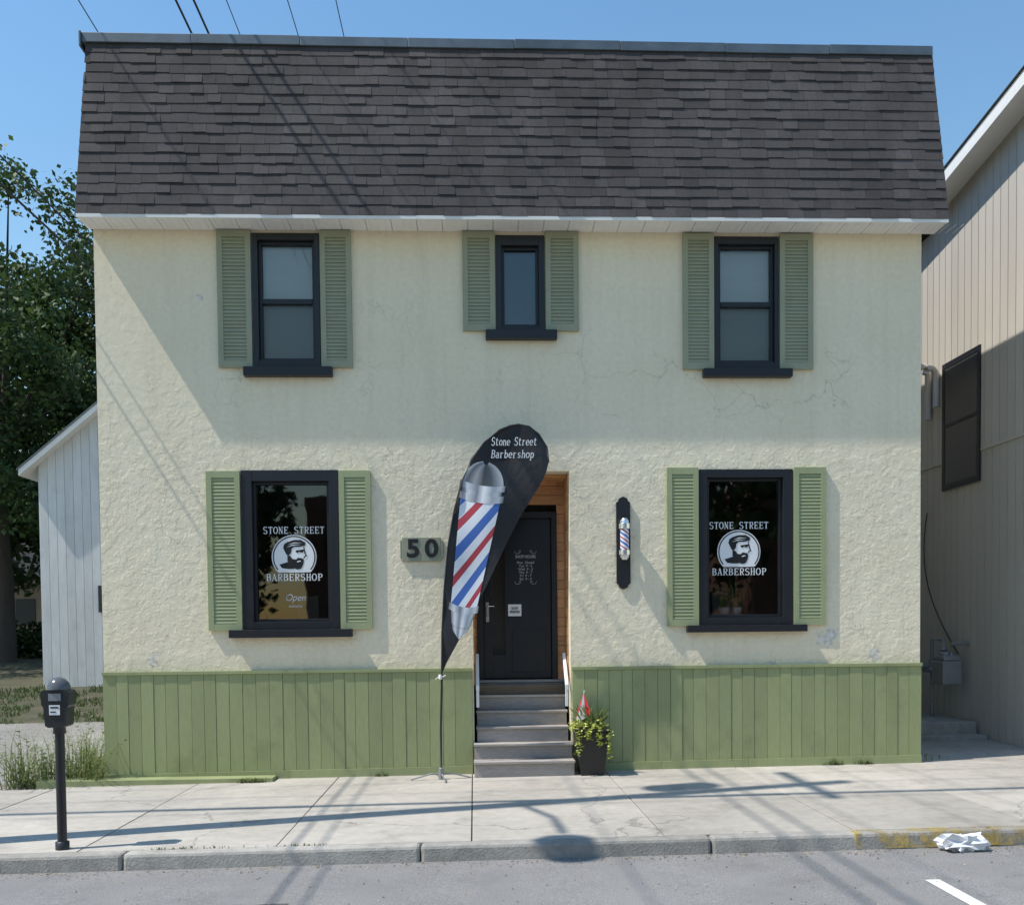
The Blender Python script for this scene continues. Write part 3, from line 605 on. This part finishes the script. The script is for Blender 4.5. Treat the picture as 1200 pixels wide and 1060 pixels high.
def strip(name,s0,s1,hw,m,n=12,off=-.006):
    rows=[];uvs=[]
    for i in range(n+1):
        s_=s0+(s1-s0)*i/n; h=hw(i/n)
        rw=[]
        for j in range(11):
            t=-1+2*j/10; bow=4*(1-t*t)
            p=A0+ax*(s_*AL+bow)+pr*(h*t)
            x_,z_=fw(p.x,p.y); rw.append((x_,fy(x_,z_)+off,z_)); uvs.append((t,s_))
        rows.append(rw)
    return uvgrid(name,rows,m,F,uvs)
strip("print_dome",-.02,.12,lambda t:24*math.sqrt(max(.02,1-(1-min(1,t*1.0))**2)),FD)
strip("print_collar_top",.10,.135,lambda t:26,FC,off=-.009)
strip("print_collar_mid",.13,.165,lambda t:23,FC,off=-.0085)
strip("print_collar",.16,.20,lambda t:26,FC,off=-.0095)
strip("print_stripes",.19,.81,lambda t:23-8*t,FP)
strip("print_collar_low",.80,.84,lambda t:17,FC,off=-.009)
strip("print_bell",.84,.92,lambda t:14-3*t,FC,off=-.0085)
strip("print_finial",.92,.985,lambda t:10*math.sqrt(max(.03,1-t*t)),FC)
x_,z_=fw(603,518); serif("Stone Street",x_,z_,.095,.53,M_decalw,F,FY-.04,.12,.98)
x_,z_=fw(601,532.5); serif("Barbershop",x_,z_,.095,.50,M_decalw,F,FY-.04,.12,1.0)

# ------------------------------------------------------------------ planter with flag
P_=empty("flower_planter"); px,py=5.845,-.30
a=MB(); b0,b1=.135,.20
a.hexa([(px-b0,py-b0,.0),(px+b0,py-b0,.0),(px+b0,py+b0,.0),(px-b0,py+b0,.0),(px-b1,py-b1,.53),(px+b1,py-b1,.53),(px+b1,py+b1,.53),(px-b1,py+b1,.53)])
a.box(px-b1-.015,px+b1+.015,py-b1-.015,py+b1+.015,.53,.57); a.obj("planter_pot",M_plast,P_,bevel=.01)
a=MB()
for i in range(900):
    t=random.random()*6.283; rr=.24*math.sqrt(random.random()); h=random.random()
    x_,y_,z_=px-.03+rr*math.cos(t),py+rr*math.sin(t),.56+.14*h*(1.2-rr/.24)+random.uniform(-.03,.04)
    if random.random()<.35:
        tx=random.choice([-.17,-.06,.08,.19]); x_=px+tx+random.gauss(0,.02); y_=py-.225+random.gauss(0,.012); z_=.56-random.random()*{-.17:.3,-.06:.12,.08:.2,.19:.34}[tx]
    s_=random.uniform(.012,.026); q=Matrix.Rotation(random.random()*6,3,'Z')@Matrix.Rotation(random.uniform(-1.2,1.2),3,'X')
    pts=[Vector((x_,y_,z_))+q@Vector(c) for c in [(-s_,0,0),(0,-s_*.7,0),(s_,0,0),(0,s_*.7,0)]]; a.poly(pts,random.random())
a.obj("trailing_leaves",M_yflower,P_)
a=MB()
for i in range(50):
    t=random.random()*6.283; l=random.uniform(.12,.30); bx,by=px+random.uniform(-.1,.1),py+random.uniform(-.1,.1); dx,dy=math.cos(t)*.12,math.sin(t)*.12
    a.poly([(bx-.004,by,.57),(bx+.004,by,.57),(bx+dx+.003,by+dy,.57+l*.8),(bx+dx*1.6,by+dy*1.6,.57+l)],random.random())
a.obj("grass_blades",M_weed,P_)
a=MB(); fx,fyy=px-.10,py-.05
a.tube([(fx-.05,fyy,.55),(fx+.02,fyy,1.02)],.005); a.obj("small_flag_stick",M_white,P_)
a=MB(); a.poly([(fx+.01,fyy-.004,.99),(fx-.04,fyy-.03,.80),(fx-.085,fyy-.02,.68),(fx-.06,fyy-.02,.80)]); a.poly([(fx+.015,fyy-.006,.98),(fx+.09,fyy-.05,.76),(fx+.05,fyy-.03,.70),(fx+.02,fyy-.02,.80)]); a.obj("small_flag_red",M_red,P_)
a=MB(); a.poly([(fx+.012,fyy-.003,.99),(fx+.02,fyy-.02,.80),(fx+.05,fyy-.03,.70),(fx-.03,fyy-.03,.66),(fx-.085,fyy-.02,.68),(fx-.04,fyy-.028,.80)]); a.obj("small_flag_white",M_white,P_)

# ------------------------------------------------------------------ parking meter
PM=empty("parking_meter"); mx,my=1.02,-3.68
a=MB(); a.lathe(mx,my,[(.038,-.06),(.038,.97)],16); a.lathe(mx,my,[(.055,-.04),(.055,.03),(.04,.035)],16); a.lathe(mx,my,[(.05,.93),(.05,.99),(.07,1.0)],16); a.obj("post",M_meter,PM,smooth=True)
a=MB()
sec=[(-.06,.985),(-.085,1.0),(-.095,1.15),(-.11,1.17),(-.118,1.27),(-.10,1.29),(-.085,1.295),(.085,1.295),(.10,1.29),(.118,1.27),(.11,1.17),(.095,1.15),(.085,1.0),(.06,.985)]
for yy,fl_ in ((my-.075,0),(my+.075,1)):
    p=[(mx+u,yy,v) for u,v in sec]; a.poly(p if fl_ else p[::-1])
for i in range(len(sec)):
    p,q=sec[i],sec[(i+1)%len(sec)]; a.poly([(mx+p[0],my-.075,p[1]),(mx+q[0],my-.075,q[1]),(mx+q[0],my+.075,q[1]),(mx+p[0],my+.075,p[1])])
a.obj("meter_head",M_meter,PM)
a=MB()
a.lathe(mx,my,[(.098,1.295),(.095,1.32),(.08,1.355),(.055,1.382),(.025,1.395),(0,1.398)],24); a.obj("dome_window",mat("smoked_dome",(.10,.105,.11),.2,.2),PM,smooth=True)
a=MB(); a.box(mx-.05,mx+.05,my-.082,my-.0755,1.205,1.265); a.obj("display_window",M_grey,PM)
a=MB(); a.box(mx-.045,mx+.04,my-.083,my-.0755,1.09,1.17); a.obj("rate_label",M_decalw,PM)
a=MB(); a.box(mx-.035,mx+.03,my-.085,my-.0835,1.145,1.158); a.box(mx-.035,mx+.01,my-.085,my-.0835,1.11,1.12); a.obj("label_print",M_decalb,PM)

a=MB(); bm_v=[]
for i in range(11):
    for j in range(20):
        th=math.pi*i/10; ph=2*math.pi*j/20; nv=Vector((math.cos(ph)*3*math.sin(th),math.sin(ph)*3*math.sin(th),math.cos(th)*3)); rr=1+.7*mathutils.noise.noise(nv)+.35*mathutils.noise.noise(nv*2.7)
        bm_v.append((8.45+.20*rr*math.sin(th)*math.cos(ph),-4.06+.10*rr*math.sin(th)*math.sin(ph),gz(8.4)-.08+.075*rr*math.cos(th)))
for i in range(10):
    for j in range(20): a.poly([bm_v[i*20+j],bm_v[(i+1)*20+j],bm_v[(i+1)*20+(j+1)%20],bm_v[i*20+(j+1)%20]])
a.obj("plastic_bag",M_bagm)

# ------------------------------------------------------------------ neighbour building right
NB=empty("siding_building"); ez=lambda y: 8.80-.136*y
a=MB(); y=.2; Wx=12.0
while y<14:
    a.hexa([(Wx,y+.008,-.3),(Wx+.05,y+.008,-.3),(Wx+.05,y+.192,-.3),(Wx,y+.192,-.3),(Wx,y+.008,4.32),(Wx+.05,y+.008,4.32),(Wx+.05,y+.192,4.32),(Wx,y+.192,4.32)],random.random())
    a.hexa([(Wx-.012,y+.008,4.36),(Wx+.05,y+.008,4.36),(Wx+.05,y+.192,4.36),(Wx-.012,y+.192,4.36),(Wx-.012,y+.008,ez(y)),(Wx+.05,y+.008,ez(y)),(Wx+.05,y+.192,ez(y+.19)),(Wx-.012,y+.192,ez(y+.19))],random.random())
    y+=.20
a.box(Wx-.02,Wx+.03,.2,14,4.322,4.358,.9)
a.box(Wx+.02,20,.2,14,-.3,6.9,.3); a.box(Wx+.015,20,.19,3,6.9,8.3,.3)
for i in range(40):
    xx=Wx+.03+i*.2; a.box(xx,xx+.19,.15,.19,-.3,8.6,random.random())
a.obj("vertical_siding",M_beige,NB)
a=MB(); a.box(Wx-.035,Wx-.015,2.30,3.45,3.88,3.97); a.box(Wx-.035,Wx-.015,2.30,3.45,5.80,5.88); a.box(Wx-.035,Wx-.015,2.30,2.38,3.97,5.80); a.box(Wx-.035,Wx-.015,3.37,3.45,3.97,5.80); a.box(Wx-.033,Wx-.015,2.38,3.37,4.86,4.92)
a.obj("window_frame",M_black,NB)
a=MB(); a.box(Wx-.028,Wx-.02,2.38,3.37,3.97,5.80); a.obj("window_pane",mat("dark_glass",(.07,.072,.078),.25,.1),NB)
E=.38
def eave(xa,xb,za,zb,m,name):
    q=MB(); q.hexa([(xa,-.2,ez(-.2)+za),(xb,-.2,ez(-.2)+za),(xb,14,ez(14)+za),(xa,14,ez(14)+za),(xa,-.2,ez(-.2)+zb),(xb,-.2,ez(-.2)+zb),(xb,14,ez(14)+zb),(xa,14,ez(14)+zb)]); q.obj(name,m,NB)
eave(Wx-E,Wx-E+.03,-.02,.17,M_white,"eave_fascia"); eave(Wx-E+.03,Wx+.3,-.0,.03,M_soff,"eave_soffit"); eave(Wx-E-.02,16,.172,.20,M_under,"roof_surface")
def goose(y,z0,z1,r):
    q=MB(); pts=[(Wx-.07,y,z0),(Wx-.07,y,z1)]+[(Wx-.07-.09*(1-math.cos(t))*1,y,z1+.12*math.sin(t)) for t in np.linspace(.3,math.pi*.95,8)]; q.tube(pts,r,8); q.obj("conduit_gooseneck",M_beige,NB,smooth=True)
goose(3.85,5.1,5.85,.055); goose(3.58,5.25,5.75,.05)
q=MB(); pts=[(Wx-.03,3.95-1.05*t**2+.25*math.sin(t*3.1),3.6-2.3*t) for t in np.linspace(0,1,16)]; q.tube(pts,.009,6); q.obj("service_cable",M_wire,NB)
GM=empty("gas_meter"); gy,gx=2.75,Wx-.28
a=MB(); a.box(gx-.16,gx+.14,gy-.19,gy+.19,.84,1.20); a.box(gx-.14,gx+.12,gy-.17,gy+.17,1.202,1.28); a.lathe(gx-.02,gy-.0,[(0,1.34),(.07,1.34),(.10,1.32),(.10,1.28)],14); a.obj("meter_body",M_grey,GM,bevel=.02)
a=MB(); a.tube([(gx,gy+.12,1.28),(gx,gy+.12,1.52),(gx,gy+.5,1.52),(gx,gy+.5,-.1)],.03,8); a.tube([(gx,gy-.12,1.28),(gx,gy-.12,1.46),(Wx,gy-.12,1.46)],.03,8)
a.lathe(gx,gy+.5,[(0,1.0),(.12,1.0),(.15,1.04),(.12,1.09),(.05,1.10),(.05,1.2)],14); a.tube([(gx-.34,gy+.42,1.1),(gx-.02,gy+.45,1.1)],.045,8); a.tube([(gx-.3,gy+.42,1.1),(gx-.3,gy+.42,1.3)],.03,8); a.lathe(gx,gy+.12,[(.045,1.34),(.065,1.37),(.045,1.40)],12)
a.obj("gas_pipes",M_grey,GM,smooth=False)
a=MB(); a.box(10.3,11.95,2.3,4.2,-.1,.30); a.box(10.3,11.95,2.0,2.295,-.1,.13); a.obj("concrete_landing",M_curb,bevel=.015)

# ------------------------------------------------------------------ shed left
SH=empty("white_shed"); sy=14.0; sx0=-6.85; pk=-3.6; sx1=-.35; eh=5.9; slope=.83
a=MB(); x=sx0
def top(x): return eh+ .25+slope*(min(x,2*pk-x)-sx0) 
while x<sx1:
    e=min(x+.22,sx1); a.hexa([(x+.004,sy,.3),(e-.004,sy,.3),(e-.004,sy+.05,.3),(x+.004,sy+.05,.3),(x+.004,sy,top(x)),(e-.004,sy,top(e)),(e-.004,sy+.05,top(e)),(x+.004,sy+.05,top(x))],random.random()); x+=.22
a.box(sx0+.002,sx1,sy+.052,22,.2,eh+.1,.1)
y=sy+.06
while y<22: a.box(sx0-.04,sx0,y,y+.2,.3,eh+.2,random.random()); y+=.21
a.obj("board_walls",M_plank,SH)
a=MB(); 
for sgn in (1,-1):
    ex=sx0-.38 if sgn==1 else sx1+.38
    zE=top(sx0)-slope*.38; zP=top(pk)
    a.hexa([(ex,sy-.3,zE),(pk,sy-.3,zP),(pk,22.3,zP),(ex,22.3,zE),(ex,sy-.3,zE+.16),(pk,sy-.3,zP+.16),(pk,22.3,zP+.16),(ex,22.3,zE+.16)])
a.obj("roof_boards",M_white,SH)
a=MB()
for sgn in (1,-1):
    ex=sx0-.42 if sgn==1 else sx1+.42
    zE=top(sx0)-slope*.42+.163; zP=top(pk)+.163
    a.hexa([(ex,sy-.33,zE),(pk,sy-.33,zP),(pk,22.3,zP),(ex,22.3,zE),(ex,sy-.33,zE+.04),(pk,sy-.33,zP+.04),(pk,22.3,zP+.04),(ex,22.3,zE+.04)])
a.obj("roof_covering",M_flash,SH)
a=MB(); a.box(-5.35,-5.15,sy-.12,sy-.005,2.3,3.0); a.obj("utility_box",M_meter,SH)

DH=empty("tan_house")
a=MB(); a.box(-27,-17.5,40,48,.8,4.4); a.obj("walls",M_tan,DH)
a=MB(); a.hexa([(-27.5,39.5,4.4),(-17,39.5,4.4),(-17,48.5,4.4),(-27.5,48.5,4.4),(-27.5,43.9,7),(-17,43.9,7),(-17,44.1,7),(-27.5,44.1,7)]); a.obj("roof",M_under,DH)
a=MB(); a.box(-19.6,-18.6,39.95,39.99,2.2,3.6); a.box(-23,-21.8,39.95,39.99,2.2,3.6); a.obj("windows",M_black,DH)

# ------------------------------------------------------------------ trees
def leafmesh(P,s,R,var,m,name,parent=None,dirs=None):
    n=len(P); A=R.normal(size=(n,3)); A/=np.linalg.norm(A,axis=1)[:,None]; D=R.normal(size=(n,3)); 
    if dirs is not None: D=dirs+D*.5
    U=np.cross(A,D); U/=np.linalg.norm(U,axis=1)[:,None]+1e-6; Vv=np.cross(U,A)
    V=np.stack([P-U*s,P-Vv*s*.6,P+U*s,P+Vv*s*.6],1).reshape(-1,3)
    me=bpy.data.meshes.new(name); me.from_pydata(V.tolist(),[],np.arange(n*4).reshape(-1,4).tolist())
    at=me.attributes.new("var","FLOAT","FACE"); at.data.foreach_set("value",var)
    me.materials.append(m); o=bpy.data.objects.new(name,me); COL.objects.link(o); o.parent=parent
def tree(name,x,y,z,H,cr,ch,nleaf,ls,seed,cz,m=None,trunk=.022):
    R=np.random.default_rng(seed); T=empty(name); rd=random.Random(seed)
    a=MB(); pts=[(x,y,z-.2),(x+.1,y,z+H*.15),(x-.05,y+.1,z+H*.3),(x+.15,y,z+H*.5),(x,y,z+H*.8)]; r0=H*trunk
    a.tube(pts,[r0*1.5,r0,r0*.85,r0*.6,r0*.15],10)
    cent=[]
    for i in range(26):
        th=rd.random()*6.283; ph=math.acos(rd.uniform(-.75,1)); rr=rd.uniform(.55,.98)
        c=Vector((x+cr*rr*math.sin(ph)*math.cos(th),y+cr*rr*math.sin(ph)*math.sin(th),cz+ch*rr*math.cos(ph))); cent.append(c)
        st_=Vector(pts[2]).lerp(Vector(pts[3]),rd.random()); mid=st_.lerp(c,.5)+Vector((rd.uniform(-.3,.3),rd.uniform(-.3,.3),rd.uniform(.0,.5)))
        a.tube([st_,mid,c],[r0*.35,r0*.2,r0*.06],6)
    a.obj("trunk_and_limbs",M_bark,T,smooth=True)
    for i in range(190):
        th=rd.random()*6.283; ph=math.acos(rd.uniform(-.85,1)); rr=rd.uniform(.35,1.03)
        cent.append(Vector((x+cr*rr*math.sin(ph)*math.cos(th),y+cr*rr*math.sin(ph)*math.sin(th),cz+ch*rr*math.cos(ph))))
    C=np.array([tuple(c) for c in cent]); idx=R.integers(0,len(C),nleaf); cs=R.uniform(.45,1.0,len(C))[idx][:,None]*cr*.2
    dirs=R.normal(size=(nleaf,3)); dirs/=np.linalg.norm(dirs,axis=1)[:,None]; rad=R.random((nleaf,1))**.5
    Pn=C[idx]+dirs*rad*cs*np.array([1.25,1.25,.75])+R.normal(size=(nleaf,3))*.12
    leafmesh(Pn,R.uniform(.6,1.3,(nleaf,1))*ls,R,np.clip(.1+.5*R.random(nleaf)+.4*R.random(len(C))[idx],0,1),m or M_leaf,"foliage",T,dirs)
tree("maple_tree",-11.2,21,.9,15.6,6.0,7.1,78000,.10,3,9.6,None,.017)
tree("maple_tree",-17.5,27,1,16,6.5,7,16000,.20,4,9.5,M_leafd)
tree("maple_tree",-9.5,31,1,13,5.5,6,16000,.2,5,8,M_leafd)
tree("street_tree",-6,-24,-.2,10,4,4,6000,.22,6,6)
tree("street_tree",12,-25,-.2,11,4.5,4.5,6000,.22,8,6.5)
def mass(name,x0,x1,y0,y1,zb_,hf,n,s,m,seed):
    R=np.random.default_rng(seed); x=R.uniform(x0,x1,n); y=R.uniform(y0,y1,n); b_=R.random(n)**.8
    P=np.stack([x,y,zb_+b_*hf(x)],1); leafmesh(P,np.full((n,1),s),R,R.random(n),m,name)
mass("distant_trees",-70,60,60,66,1,lambda x:8+3.5*np.sin(x*.13)+2*np.sin(x*.41+1),14000,.6,M_leafd,9)
mass("shrubs",-16,-7.2,24,26,.8,lambda x:1.5+.5*np.sin(x*1.7)+.4*np.sin(x*4.1),9000,.10,M_leafd,10)
OB=empty("brick_building")
a=MB(); a.box(-2,8,-34,-26,-.3,7); a.box(-20,-8,-36,-27,-.3,6); a.box(16,30,-36,-27,-.3,8); a.obj("brick_walls",M_brick,OB)
a=MB(); 
for bx,w_ in ((-2,10),(-20,12),(16,14)):
    for i in range(4):
        for zz in (1,4): a.box(bx+w_*(i+.3)/4,bx+w_*(i+.7)/4,-26.02 if bx==-2 else -27.02,-25.96 if bx==-2 else -26.96,zz,zz+1.6)
a.obj("windows",M_black,OB)

# ------------------------------------------------------------------ weeds
def blades(name,n,fpos,h0,h1,lean=.5,wd=.006,mat_=None,leafy=0):
    a=MB()
    for i in range(n):
        x_,y_=fpos(); z_=tz(x_,y_) if y_>-.45 and x_<0 else gz(x_); t=random.random()*6.283; h=random.uniform(h0,h1)*random.uniform(.5,1); l=h*lean*random.random(); dx,dy=math.cos(t)*l,math.sin(t)*l; c=random.random()
        px_,py_=-math.sin(t)*wd,math.cos(t)*wd
        a.poly([(x_-px_,y_-py_,z_-.01),(x_+px_,y_+py_,z_-.01),(x_+dx*.4+px_,y_+dy*.4+py_,z_+h*.6),(x_+dx*.4-px_,y_+dy*.4-py_,z_+h*.6)],c)
        a.poly([(x_+dx*.4-px_,y_+dy*.4-py_,z_+h*.6),(x_+dx*.4+px_,y_+dy*.4+py_,z_+h*.6),(x_+dx,y_+dy,z_+h*.97)],c)
        if random.random()<leafy:
            for j in range(5):
                k_=random.uniform(.2,.95); s_=random.uniform(.012,.03); q=Matrix.Rotation(random.random()*6,3,'Z')@Matrix.Rotation(random.uniform(-1.2,1.2),3,'X')
                cpt=Vector((x_+dx*k_*.8,y_+dy*k_*.8,z_+h*k_)); a.poly([cpt+q@Vector(v) for v in [(0,-s_*.5,0),(s_*2,0,0),(0,s_*.5,0),(-s_*.4,0,0)]],random.random())
    a.obj(name,mat_ or M_weed)
def wpos():
    c=random.choice([(-.15,-.1),(-.25,.4),(-.5,.1),(-.8,.0),(-.45,.9),(-1.0,-.15)]); return (min(-.06,c[0]+random.gauss(0,.13)),max(-.25,c[1]+random.gauss(0,.16)))
blades("weeds",650,wpos,.10,.9,1.4,.0045,None,.6)
def curbw():
    c=random.choice([1.9,2.3,3.0]); return (c+random.gauss(0,.12),-3.785+random.gauss(0,.012))
blades("kerb_weeds",90,curbw,.010,.03,1.4,.004)
def bw():
    c=random.choice([1.75,1.82,1.9,3.3,8.9,9.3]); return (c+random.gauss(0,.06),-.33 if c<2 else -.075)
blades("wall_weeds",220,bw,.02,.11,1.3,.006)
def lw():
    while True:
        x_,y_=random.uniform(-9,-1.5),7.4+6.5*random.random()
        if mathutils.noise.noise(Vector((x_*1.1,y_*.8,3)))>-.12: return (x_,y_)
blades("lawn_grass",5500,lw,.02,.16,1.1,.012,M_lawn,.1)
blades("path_weeds",200,lambda:(10.05+abs(random.gauss(0,.12)),random.uniform(.1,1.9)),.02,.12,.8,.006)

# ------------------------------------------------------------------ utility pole and lamp (out of view, invented for their street shadows), wires
UP=empty("utility_pole"); ux,uy=-.55,-3.45
a=MB(); a.tube([(ux,uy,-.2),(ux,uy,8),(ux,uy,15.0)],[.16,.14,.11],14); a.obj("pole",M_wpole,UP,smooth=True)
a=MB(); a.box(ux-.05,ux+.05,uy-.9,uy+.9,14.2,14.3); a.obj("crossarm",M_wpole,UP)
a=MB(); a.lathe(ux+.1,uy+.38,[(0,11.4),(.2,11.4),(.22,11.45),(.22,12.2),(.18,12.25),(0,12.28)],16); a.obj("transformer",M_grey,UP)
a=MB(); a.tube([(ux,uy,9.0),(ux,uy-.8,9.45),(ux,uy-1.5,9.5)],.035,8); a.obj("lamp_arm",M_grey,UP)
a=MB(); a.lathe(ux,uy-1.78,[(0,9.36),(.16,9.36),(.24,9.42),(.24,9.5),(.16,9.6),(0,9.64)],16); a.obj("lamp_head",M_grey,UP)
WR=empty("overhead_wires")
a=MB()
def wire(p,q,sag,r,n=24):
    p,q=Vector(p),Vector(q); a.tube([p.lerp(q,t)+Vector((0,0,-sag*4*t*(1-t))) for t in np.linspace(0,1,n)],r,6)
for xa,r_,dx in [(-1.9,.010,-.3),(-.26,.020,.1),(.03,.020,.1),(.56,.008,.1),(1.57,.008,.2),(2.34,.008,.1)]:
    wire((xa-dx*.8,-16,12.15),(xa+dx,42,12.15),.12,r_)
wire((-1.75,-15,8.02),(-1.35,42,8.1),.08,.012); wire((-1.75,-15,7.62),(-1.35,42,7.8),.08,.016)
for dy,zz in ((-.8,14.35),(0,15.0),(.8,14.35)): wire((-40,uy+dy,zz),(ux,uy+dy,zz),.8,.010); wire((ux,uy+dy,zz),(42,uy+dy,zz),.8,.010)
for zz,r_ in ((10.6,.025),(10.2,.03)): wire((-40,uy,zz),(ux,uy,zz),.6,r_); wire((ux,uy,zz),(42,uy,zz),.3,r_)
a.obj("wires",M_wire,WR)

# ------------------------------------------------------------------ light and sky
d=Vector((1,.235,-1.65)).normalized()
sun=bpy.data.lights.new("sun","SUN"); sun.energy=5.0; sun.angle=math.radians(.5); sun.color=(1,.95,.87)
so_=bpy.data.objects.new("sun",sun); COL.objects.link(so_); so_.rotation_euler=d.to_track_quat('-Z','Y').to_euler(); so_.location=(-20,-10,30)
W_=bpy.data.worlds.new("World"); scene.world=W_; W_.use_nodes=True; nt=W_.node_tree
sk=nt.nodes.new("ShaderNodeTexSky"); sk.sky_type='NISHITA'; sk.sun_disc=False; sk.sun_elevation=math.asin(-d.z); sk.sun_rotation=math.atan2(-d.x,-d.y); sk.air_density=1.7; sk.dust_density=.1; sk.ozone_density=3.2
hs=nt.nodes.new("ShaderNodeHueSaturation"); hs.inputs["Saturation"].default_value=1.18; hs.inputs["Value"].default_value=1.1
nt.links.new(sk.outputs[0],hs.inputs["Color"]); nt.links.new(hs.outputs[0],nt.nodes["Background"].inputs[0]); nt.nodes["Background"].inputs[1].default_value=.15

# ------------------------------------------------------------------ camera
cam=bpy.data.cameras.new("camera"); co=bpy.data.objects.new("camera",cam); COL.objects.link(co); scene.camera=co
R=Matrix.Rotation(-.03918,4,'Z')@Matrix.Rotation(math.pi/2-.03249,4,'X')@Matrix.Rotation(-.01027,4,'Z')
co.matrix_world=Matrix.Translation((4.45735,-11.78186,1.75527))@R
cam.sensor_fit='HORIZONTAL'; cam.sensor_width=36; cam.lens=36*1129.84/1200; cam.shift_y=(773.355-530)/1200; cam.clip_end=3000; cam.clip_start=.1
scene.view_settings.view_transform='Standard'; scene.view_settings.look='None'; scene.view_settings.exposure=0
